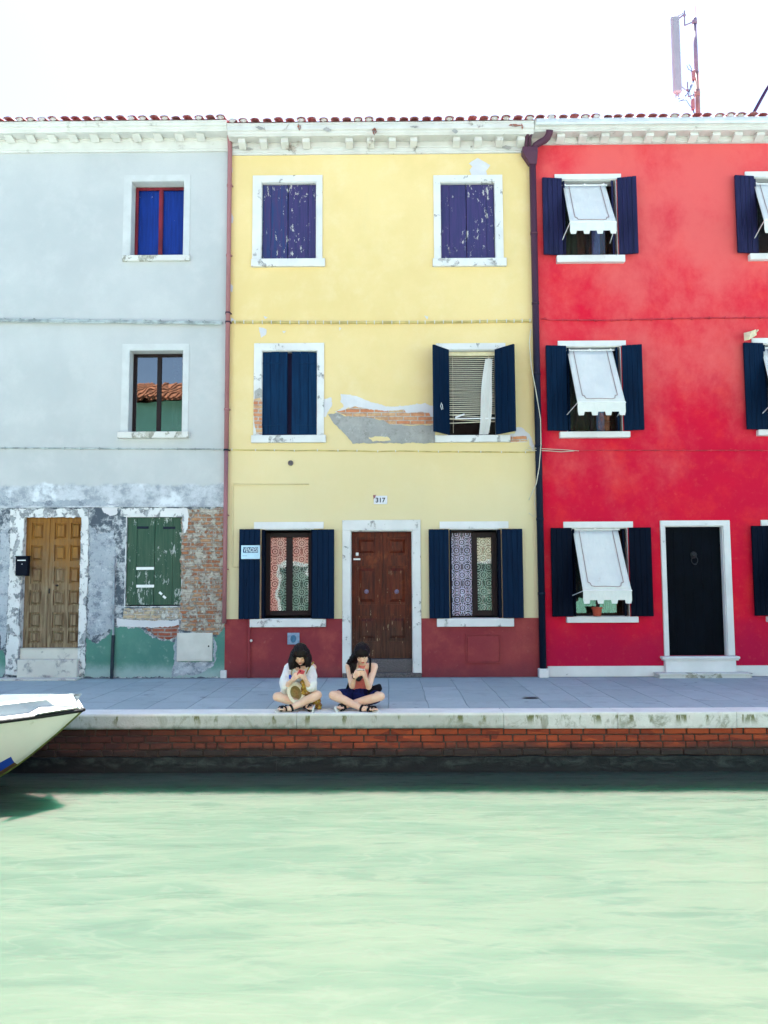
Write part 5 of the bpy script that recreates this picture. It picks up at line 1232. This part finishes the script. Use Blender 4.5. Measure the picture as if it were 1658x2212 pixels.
loft('gunwale', -.012, .012, .075, .030, M['boat_white']); loft('coaming_side', .075, .030, .105, .135, M['boat_grey'], bow=.10); loft('coaming_top', .105, .135, .165, .150, M['boat_white'], bow=.10); loft('coaming_inner', .165, .150, .185, -.03, M['boat_grey'], bow=.10)
m = MB(); tt = ts; vs = []
for t in tt:
    a, x, z = edge(t, .18, -.02); vs += [Vector((x-.1, BY-a, z)), Vector((x-.1, BY+a, z))]
m.add(vs, [(2*i, 2*i+2, 2*i+3, 2*i+1) for i in range(len(tt)-1)]); obj('cockpit_floor', m, M['boat_white'], bo)
bx0 = W(106, 1510, BY).x; bx1 = W(160, 1510, BY).x; zb0 = W(130, 1519, BY).z; zb1 = W(130, 1504.5, BY).z
m = MB(); a0 = sect(.10)[1]*.75; hb0 = .17
v = [(bx0, BY-hb0, zb0-.03), (bx1+.08, BY-.05, zb0-.05), (bx1+.08, BY+.05, zb0-.05), (bx0, BY+hb0, zb0-.03), (bx0, BY-hb0+.02, zb1), (bx1-.01, BY-.07, zb1+.01), (bx1-.01, BY+.07, zb1+.01), (bx0, BY+hb0-.02, zb1)]
m.add(v, [(0,1,2,3),(4,5,6,7),(0,1,5,4),(1,2,6,5),(2,3,7,6),(3,0,4,7)]); obj('bow_hatch', m, M['boat_white'], bo, bevel=.012)
m = MB(); m.add([Vector((tip.x+.02, BY, tip.z+.005)), Vector((bx0, BY-sect(.18)[1]+.04, tip.z+.0)), Vector((bx0, BY+sect(.18)[1]-.04, tip.z+.0)), Vector((bx0, BY, tip.z+.05))], [(0, 1, 3), (0, 3, 2), (1, 2, 3)]); obj('bow_deck', m, M['boat_white'], bo)
# ------------------------------------------------------------------ people
def blob(name, mb, mat, parent, voxel=.005, smooth=2, disp=None, zs=1.0):
    me = bpy.data.meshes.new('tmp'); me.from_pydata(mb.v, [], mb.f)
    bm = bmesh.new(); bm.from_mesh(me); bmesh.ops.recalc_face_normals(bm, faces=bm.faces); bm.to_mesh(me); bm.free()
    o = bpy.data.objects.new('tmp', me); scene.collection.objects.link(o)
    r = o.modifiers.new('r', 'REMESH'); r.mode = 'VOXEL'; r.voxel_size = voxel
    if smooth: s = o.modifiers.new('s', 'SMOOTH'); s.iterations = smooth; s.factor = .5
    dg = bpy.context.evaluated_depsgraph_get(); e = o.evaluated_get(dg); m2 = e.to_mesh()
    out = MB(); out.add([v.co.copy() for v in m2.vertices], [tuple(p.vertices) for p in m2.polygons]); e.to_mesh_clear()
    bpy.data.objects.remove(o); bpy.data.meshes.remove(me)
    if disp:
        amp, sc = disp
        def dv(v):
            q_ = Vector((v.x*sc, v.y*sc, v.z*sc*zs)); return Vector((noise.noise(q_), noise.noise(q_+Vector((9, 0, 0))), .3*noise.noise(q_+Vector((0, 9, 0)))))*amp
        out.v = [v+dv(v) for v in out.v]
    return obj(name, out, mat, parent, smooth=True)
def chain(m, pts, rs):
    for i in range(len(pts)-1): m.capsule(pts[i], rs[i], pts[i+1], rs[i+1])
def hand(m, wrist, v, up, n, sgn, curl=(35, 75, 60), spread=.017):
    """palm + 4 fingers + thumb. v: wrist to knuckles, up: across the palm towards the index finger, n: the way the fingers curl."""
    v = v.normalized(); up = (up-v*up.dot(v)).normalized(); n = (n-v*n.dot(v)-up*n.dot(up)).normalized()
    L = (.068, .072, .068, .060); F = ((.036, .024, .018), (.040, .027, .019), (.037, .025, .018), (.029, .019, .016)); kn = []
    for i in range(4):
        o_ = (1.5-i)*spread; k = wrist+v*L[i]+up*o_
        m.capsule(wrist+up*o_*.7, .014, k, .0105); p = k; a = 0
        for j in range(3):
            a += RAD(curl[j]); d = (v*math.cos(a)+n*math.sin(a)+up*(1.5-i)*.05).normalized(); q_ = p+d*F[i][j]
            m.capsule(p, .0088-.0008*j, q_, .0080-.0009*j, 8); p = q_
    b0 = wrist+v*.018+up*.022; b1 = b0+(v*.5+up*.55+n*.45).normalized()*.042; b2 = b1+(v*.55+up*.15+n*.75).normalized()*.030; b3 = b2+(v*.6-up*.1+n*.7).normalized()*.022
    chain(m, [b0, b1, b2, b3], [.014, .0115, .0098, .0085])
def person(name_lbl, J, skin, tilt, roll=0, yaw=0):
    p = thing('person', name_lbl, 'person', Vector((J['pelvis'].x, J['pelvis'].y, 0)))
    b = MB(); H = J['head']
    R_ = Matrix.Rotation(RAD(yaw), 3, 'Z') @ Matrix.Rotation(RAD(roll), 3, 'Y') @ Matrix.Rotation(RAD(tilt), 3, 'X')
    def hp(x, f, u): return H + R_ @ Vector((x, -f, u))
    J['hp'] = hp; J['R'] = R_
    b.ellipsoid(hp(0, 0, .01), .074, .090, .100, R_, 18); b.ellipsoid(hp(0, .030, -.050), .056, .058, .058, R_, 14); b.ellipsoid(hp(0, .056, -.088), .026, .024, .020, R_, 10)
    for s in (-1, 1): b.ellipsoid(hp(.036*s, .060, -.030), .026, .022, .026, R_, 10); b.ellipsoid(hp(.074*s, -.005, -.01), .010, .018, .028, R_, 8)
    b.capsule(hp(0, .086, .014), .008, hp(0, .102, -.024), .011, 8); 
    for s in (-1, 1): b.ellipsoid(hp(.010*s, .094, -.028), .007, .007, .006, None, 8)
    neck = J['neck']; b.capsule(hp(0, -.025, -.06), .045, neck, .050)
    ch = J['chest']; pe = J['pelvis']
    b.capsule(ch+Vector((-.06, 0, .02)), .085, ch+Vector((.06, 0, .02)), .085); b.capsule(ch, .10, pe+Vector((0, 0, .05)), .10)
    b.capsule(neck, .045, ch+Vector((0, -.03, .06)), .06)
    b.capsule(pe+Vector((-.08, 0, 0)), .10, pe+Vector((.08, 0, 0)), .10)
    for s in ('l', 'r'):
        b.capsule(J['sh_'+s], .044, J['el_'+s], .034); b.capsule(J['el_'+s], .034, J['wr_'+s], .022); b.capsule(neck+Vector((0, .01, -.03)), .04, J['sh_'+s], .045)
        sx = -1 if s == 'l' else 1
        hip = pe+Vector((.09*sx, -.03, 0)); b.capsule(hip, .080, J['kn_'+s], .052)
        kn, an = J['kn_'+s], J['an_'+s]; mid = kn.lerp(an, .33); b.capsule(kn, .052, mid, .052); b.capsule(mid, .052, an, .031)
        h, t = J['heel_'+s], J['toe_'+s]; b.capsule(an, .031, h, .028); b.capsule(h, .027, h.lerp(t, .6), .026); d = (t-h).normalized(); side = d.cross(Vector((0, 0, 1))).normalized(); upv = side.cross(d)
        for i in range(5):
            o_ = (i-2)*.0145; base = h.lerp(t, .6)+side*o_*1.0; b.capsule(base, .016, t+side*o_*1.15+d*(-.008*abs(i-(1 if True else 3))), .0095-.0008*i, 8)
        hd = J['hand_'+s]; hand(b, J['wr_'+s], hd-J['wr_'+s], J['up_'+s], J['n_'+s], sx, J.get('curl', (35, 75, 60)))
    body = blob('body', b, skin, p, .0045, 3)
    # face
    m = MB()
    for s in (-1, 1):
        m.tube([hp(s*(.030+.017*(k/6-.5)*2), .082-.010*abs(k/6-.5)*2-(.006 if s*(k/6-.5) > 0 else 0), .002-.006*(1-(k/3-1)**2)) for k in range(7)], [.0012, .0026, .003, .0032, .003, .0026, .0012], 6)
    obj('eyelashes', m, M['brow'], p, smooth=True)
    m = MB()
    for s in (-1, 1): m.tube([hp(s*(.014+.032*k/4), .091-.016*k/4, .030+.004*math.sin(k/4*3.1)) for k in range(5)], [.002, .003, .003, .0025, .001], 6)
    obj('eyebrows', m, M['brow'], p, smooth=True)
    m = MB(); m.ellipsoid(hp(0, .0865, -.056), .020, .007, .0048, R_, 10); m.ellipsoid(hp(0, .0845, -.064), .016, .007, .0055, R_, 10); obj('lips', m, M['lips'], p, smooth=True)
    return p, b
V_ = Vector
def sandal(p, J, s, pad='black_strap', sole='sole', extra=False, flip=1):
    h, t = J['heel_'+s], J['toe_'+s]; d = (t-h).normalized(); up = V_((0, 0, 1)); side = d.cross(up).normalized(); n = J.get('sole_'+s, -up); n = (n-d*n.dot(d)).normalized(); w = d.cross(n).normalized()
    m = MB(); vs = []; prof = [(-.035, .020), (-.015, .030), (.06, .030), (.11, .036), (.16, .040), (.195, .036), (.215, .022)]; L = (t-h).length+.02
    for a, hw in prof:
        c = h+d*(a/.215*L if a > 0 else a)
        for (q_, e) in ((-1, .026), (1, .026), (1, .044), (-1, .044)): vs.append(c+w*hw*q_+n*e)
    fs = [(i*4+k, i*4+(k+1) % 4, (i+1)*4+(k+1) % 4, (i+1)*4+k) for i in range(len(prof)-1) for k in range(4)]+[(0, 1, 2, 3), tuple(len(prof)*4-4+k for k in range(4))]
    m.add(vs, fs); so = obj('sandal', m, M[sole], p, bevel=.004)
    m = MB()
    def strap(fr, r=.034, wd=.006, tw=.0):
        c = h.lerp(t, fr); pts = [c+w*math.cos(a)*r*1.12+(-n)*math.sin(a)*r+d*tw*math.cos(a) for a in [math.pi*(-.08+1.16*k/10) for k in range(11)]]
        for o_ in (-1, 0, 1): m.tube([q_+d*o_*wd for q_ in pts], .0052, 6)
    strap(.72, .031, .007, .012); strap(.35, .034, .006, -.02); strap(.50, .034, .005, .03); 
    c = J['an_'+s]; ax = (J['kn_'+s]-c).normalized(); u1 = ax.orthogonal().normalized(); u2 = ax.cross(u1)
    for o_ in (0, .008, .016): m.tube([c+ax*(.008+o_)+(u1*math.cos(a)+u2*math.sin(a))*.0375 for a in [2*math.pi*k/14 for k in range(15)]], .005, 6)
    m.tube([h+w*.03, h+w*.030-n*.03, c+ax*.01+w*.03], .006, 6); m.tube([h-w*.03, h-w*.030-n*.03, c+ax*.01-w*.03], .006, 6)
    obj('strap', m, M[pad], so, smooth=True)
def Wy(px, py, dy): return W(px, py, YE+dy)

# --- person in the white blouse
A = dict(head=Wy(648.5, 1413, .23), neck=Wy(648.5, 1433, .36), chest=Wy(648, 1458, .43), pelvis=V_((Wy(648, 1500, .55).x, YE+.56, .115)),
         sh_l=Wy(621, 1442, .38), sh_r=Wy(675, 1442, .38), el_l=Wy(619, 1481, .22), el_r=Wy(667, 1484, .20), wr_l=Wy(632, 1468, .10), wr_r=Wy(658, 1465, .10),
         hand_l=Wy(640, 1459.5, .045), hand_r=Wy(651, 1457, .04), up_l=V_((-.3, .2, 1)), up_r=V_((.3, .2, 1)), n_l=V_((1, -.1, .15)), n_r=V_((-1, -.1, .1)),
         kn_l=Wy(598, 1505, .26), kn_r=Wy(685.5, 1501.5, .24), an_l=Wy(662, 1524, .19), an_r=Wy(626, 1530.5, .10),
         heel_l=Wy(671, 1529, .19), toe_l=Wy(669, 1533, .06), heel_r=Wy(618, 1533, .13), toe_r=Wy(599, 1532, .04), sole_l=V_((1, 0, -.3)), sole_r=V_((-.25, .3, -1)))
A['toe_r'].z = max(A['toe_r'].z, .03); A['heel_r'].z = max(A['heel_r'].z, .034); A['toe_l'].z = .04; A['heel_l'].z = .05
pa, _ = person('person in white blouse and mustard floral skirt, cross-legged on the quay edge with a phone', A, M['skin_a'], 36)
hp = A['hp']
m = MB(); m.ellipsoid(hp(0, -.014, .026), .090, .100, .104, A['R'], 18)
zt_ = Wy(640, 1440, .25).z
for k in range(26):
    a = RAD(150)*(k/25-.5)*2
    x = math.sin(a)*.086; f = -math.cos(a)*.085
    if abs(a) < RAD(150):
        s0_ = hp(x, f*.9-.005, .02); e_ = V_((s0_.x*1.0+(.028 if x > 0 else -.034)*abs(math.sin(a)), s0_.y-.015*abs(math.sin(a)), zt_-(.012 if x < 0 else -.012)+random.uniform(-.012, .012)))
        md = s0_.lerp(e_, .5)+V_((.012*(1 if x > 0 else -1), 0, 0)); m.capsule(s0_, .026, md, .024, 8); m.capsule(md, .024, e_, .010, 8)
for sx in (-1, 1):
    for k in range(5):
        s0_ = hp(sx*(.070+.002*k), .062-.018*k, .055); mid_ = hp(sx*(.083), .055-.016*k, -.02); e_ = V_((hp(sx*.088, 0, 0).x+sx*.014, mid_.y+.005*k, zt_-(.018 if sx < 0 else -.008)+random.uniform(-.01, .01)))
        m.capsule(s0_, .015, mid_, .014, 8); m.capsule(mid_, .014, e_, .007, 8)
for k in range(13):
    x = (k/12-.5)*.120; m.capsule(hp(x*.9, .054, .086), .012, hp(x*1.02, .0865-.18*abs(x)**1.35*2.2, .052), .008, 8); m.capsule(hp(x*1.02, .0865-.18*abs(x)**1.35*2.2, .052), .008, hp(x*1.08, .0905-.2*abs(x)**1.3*2.2, .024+.008*random.random()), .004, 8)
blob('hair', m, M['hair_a'], pa, .0038, 2, (.0055, 75), .10)
m = MB(); ch = A['chest']; pe = A['pelvis']
m.capsule(ch+V_((-.075, .0, .035)), .098, ch+V_((.075, .0, .035)), .098); m.capsule(ch, .118, pe+V_((0, 0, .10)), .125)
for s in ('l', 'r'):
    sg_ = -1 if s == 'l' else 1
    m.capsule(A['sh_'+s]+V_((-sg_*.02, .01, .004)), .056, A['sh_'+s].lerp(A['el_'+s], .5)+V_((sg_*.004, 0, 0)), .068); m.capsule(A['sh_'+s].lerp(A['el_'+s], .5)+V_((sg_*.004, 0, 0)), .068, A['sh_'+s].lerp(A['el_'+s], .93)+V_((sg_*.012, .02, -.005)), .078)
    m.capsule(A['el_'+s]+V_((sg_*.02, .09, 0)), .06, A['el_'+s]+V_((sg_*.03, .12, -.10)), .05)
m.capsule(pe+V_((-.12, -.04, .06)), .09, pe+V_((-.20, -.12, .03)), .05)
blob('blouse', m, M['white_cloth'], pa, .006, 4, (.012, 14))
m = MB(); nk = A['neck']
m.ellipsoid(ch+V_((0, -.082, .085)), .058, .030, .040, None, 12); obj('neckline', m, M['skin_a'], pa, smooth=True)
m = MB(); m.capsule(pe+V_((-.1, -.08, .02)), .10, pe+V_((.12, -.10, .03)), .105); m.capsule(pe+V_((.05, -.15, .07)), .07, pe+V_((.10, -.22, .07)), .06); m.capsule(pe+V_((.14, -.10, .03)), .08, Wy(682, 1515, .34), .05); m.capsule(Wy(682, 1515, .34), .05, Wy(690, 1529, .30), .03)
m.capsule(pe+V_((-.10, -.12, .03)), .08, Wy(612, 1503, .36), .05); m.capsule(Wy(655, 1470, .17), .030, Wy(660, 1492, .24), .055)
blob('skirt', m, M['floral'], pa, .006, 2, (.03, 22))
sc = MB(); sc.tube([Wy(677, 1431, .31), Wy(671, 1436, .25), Wy(665, 1446, .24), Wy(661, 1455, .22)], [.010, .011, .009, .006], 6); sc.tube([Wy(634, 1437, .30), Wy(629, 1452, .26), Wy(629, 1466, .24)], [.004, .004, .004], 6)
obj('ribbon', sc, M['floral'], pa, smooth=True)
m = MB(); m.capsule(Wy(626, 1460, .14), .015, Wy(627.5, 1464, .14), .02); obj('blue_tassel', m, M['boat_blue'], pa, smooth=True)
sandal(pa, A, 'l'); sandal(pa, A, 'r')
# phone and hat of that person
def phone(c, n_, u_, w_, h_, mat, lbl):
    n_ = n_.normalized(); u_ = (u_-n_*u_.dot(n_)).normalized(); s_ = u_.cross(n_); T = Matrix.Translation(c) @ Matrix((s_, n_, u_)).transposed().to_4x4()
    m = MB(); m.box(-w_/2, w_/2, -.005, .004, -h_/2, h_/2, T, bev=.003); o = obj('smartphone', m, mat); tag(o, lbl, 'phone')
    m = MB(); m.box(-w_/2+.004, w_/2-.004, .0042, .0056, -h_/2+.012, h_/2-.012, T); obj('screen', m, M['door_black'], o)
    m = MB(); m.box(w_/2-.024, w_/2-.010, -.0066, -.0048, h_/2-.026, h_/2-.012, T); obj('camera_lens', m, M['door_black'], o); return o
phone(Wy(648.5, 1455.5, .045), V_((0, .75, .65)), V_((.35, -.5, .6)), .068, .13, M['phone_red'], 'red and white phone held in both hands by the person in the white blouse')
hc = Wy(638.5, 1497, .20); ax = V_((.42, -.86, .22)).normalized(); q_ = ax.to_track_quat('Z', 'Y').to_matrix().to_4x4()
m = MB(); T = Matrix.Translation(hc) @ Matrix.Rotation(RAD(-14), 4, 'Y') @ q_ @ Matrix.Diagonal((.80, 1.04, 1, 1)); m.lathe([(.078, .0), (.125, .006), (.128, .010), (.125, .013), (.082, .006)], T, 40)
hat = obj('straw_hat', m, M['straw'], smooth=True); tag(hat, 'cream straw hat propped brim-up in the lap of the white-bloused person', 'hat')
m = MB(); m.lathe([(.082, .004), (.080, -.03), (.076, -.07), (.066, -.092), (.03, -.10), (.0005, -.10)], T, 32); obj('crown', m, M['straw'], hat, smooth=True)
m = MB(); m.lathe([(.078, .004), (.076, -.03), (.070, -.066), (.060, -.085), (.0005, -.09)], T, 32); obj('lining', m, M['straw_in'], hat, smooth=True)

# --- person in the coral top
B_ = dict(head=Wy(782, 1412, .22), neck=Wy(781, 1434, .36), chest=Wy(780, 1457, .43), pelvis=V_((Wy(779, 1500, .55).x, YE+.56, .115)),
          sh_l=Wy(753, 1440, .38), sh_r=Wy(808, 1440, .38), el_l=Wy(760, 1482, .22), el_r=Wy(796, 1484, .22), wr_l=Wy(765.5, 1462, .10), wr_r=Wy(789, 1464, .10),
          hand_l=Wy(773, 1453.5, .06), hand_r=Wy(785.5, 1454, .055), up_l=V_((-.2, .1, 1)), up_r=V_((.2, .1, 1)), n_l=V_((1, -.15, .2)), n_r=V_((-1, -.15, .2)),
          kn_l=Wy(719, 1502, .26), kn_r=Wy(821.5, 1504.5, .24), an_l=Wy(784, 1531, .10), an_r=Wy(742, 1525, .20),
          heel_l=Wy(791, 1533, .11), toe_l=Wy(812, 1531, .03), heel_r=Wy(741, 1531, .20), toe_r=Wy(731, 1533, .07), sole_l=V_((.45, .3, -.8)), sole_r=V_((-.8, .2, -.5)), curl=(45, 70, 50))
B_['toe_l'].z = .038; B_['heel_l'].z = .038; B_['toe_r'].z = .05; B_['heel_r'].z = .045
pb, _ = person('person in sleeveless coral top and navy shorts, cross-legged on the quay edge with a phone', B_, M['skin_b'], 36, roll=-6, yaw=-4)
hp = B_['hp']
m = MB(); m.ellipsoid(hp(0, -.016, .028), .092, .104, .104, B_['R'], 18)
for k in range(15):
    x = (k/14-.5)*.135; sw = .012
    m.capsule(hp(x*.8, .052, .088), .013, hp(x+sw, .085-.2*abs(x)**1.35*2.2, .053), .009, 8)
    if x > -.055: m.capsule(hp(x+sw, .085-.2*abs(x)**1.35*2.2, .053), .009, hp(x*1.04+sw*.6, .090-.2*abs(x)**1.3*2.2, .018+.012*random.random()), .004, 8)
for k in range(16):
    t = k/15; s0_ = hp(-.074+.012*math.sin(k*2.1), -.02+.04*math.sin(k*1.3), -.005)
    m_ = Wy(762+6*math.sin(k*1.7)-4*t, 1430+3*math.cos(k), .28+.02*math.sin(k)); e_ = Wy(763.5+5*math.sin(k*2.3), 1449+8*t, .26)
    if k % 5 == 0: e_ = Wy(748+k*.2, 1432+k*.2, .33)
    m.capsule(s0_, .024, m_, .020, 8); m.capsule(m_, .020, e_, .006, 8)
m.capsule(hp(-.03, -.10, .02), .05, hp(-.08, -.06, -.03), .035)
blob('hair', m, M['hair_b'], pb, .0038, 2, (.0055, 75), .10)
m = MB(); ch = B_['chest']; pe = B_['pelvis']
m.capsule(ch+V_((-.058, 0, .035)), .096, ch+V_((.058, 0, .035)), .096); m.capsule(ch, .112, pe+V_((0, 0, .07)), .115); m.capsule(B_['neck']+V_((0, -.0, -.02)), .052, ch+V_((0, -.015, .06)), .08)
for s in (-1, 1): m.capsule(ch+V_((s*.07, 0, .08)), .050, B_['neck']+V_((s*.04, .01, -.02)), .035)
blob('top', m, M['pink_cloth'], pb, .006, 4, (.010, 14))
m = MB(); m.capsule(pe+V_((-.09, 0, .01)), .118, pe+V_((.09, 0, .01)), .118)
for s in ('l', 'r'):
    sx = -1 if s == 'l' else 1; hip = pe+V_((.09*sx, -.03, 0)); m.capsule(hip, .100, hip.lerp(B_['kn_'+s], .58), .084)
m.capsule(pe+V_((0, -.10, .02)), .11, pe+V_((0, -.22, -.02)), .075)
blob('shorts', m, M['blue_cloth'], pb, .006, 3, (.012, 16))
sandal(pb, B_, 'l'); sandal(pb, B_, 'r')
m = MB(); c = B_['wr_l']; ax = (c-B_['el_l']).normalized(); u1 = ax.orthogonal().normalized(); u2 = ax.cross(u1); m.tube([c-ax*.005+(u1*math.cos(a)+u2*math.sin(a))*.026 for a in [2*math.pi*k/14 for k in range(15)]], .0045, 6); obj('wristband', m, M['black_strap'], pb, smooth=True)
m = MB(); m.ellipsoid(Wy(774, 1467, .27), .034, .012, .026, None, 12); m.ellipsoid(Wy(780, 1463, .27), .020, .012, .018, None, 12); sgl = obj('sunglasses', m, M['black_iron'], smooth=True); tag(sgl, 'dark sunglasses hanging on the front of the coral top', 'sunglasses')
phone(Wy(780, 1447.5, .05), V_((0, .42, .9)), V_((1, 0, .05)), .062, .088, M['phone'], 'pale phone held edge-on by the person in the coral top')
# shoulder bag and strap of that person
m = MB(); T = Matrix.Translation(Wy(809, 1489.5, .38)) @ Matrix.Rotation(RAD(-18), 4, 'Y'); m.box(-.085, .085, -.05, .04, -.035, .045, T, bev=.016); bag = obj('shoulder_bag', m, M['black_cloth']); tag(bag, 'black shoulder bag resting on the thigh of the person in the coral top', 'bag')
def ribbon(pts, wd, th=.004):
    m = MB()
    for o_ in (-1, -.33, .33, 1): m.tube([p+V_((o_*wd, 0, 0)) for p in pts], th, 6)
    return m
m = ribbon([Wy(797.5, 1420, .36), Wy(799.5, 1426, .285), Wy(799, 1440, .29), Wy(797.5, 1452, .30), Wy(797, 1463, .31), Wy(803, 1482, .33)], .009); obj('strap', m, M['black_cloth'], bag, smooth=True)
m = ribbon([Wy(754, 1474, .47), Wy(748.5, 1489, .42), Wy(742.5, 1500, .36)], .010); obj('strap', m, M['black_cloth'], bag, smooth=True)
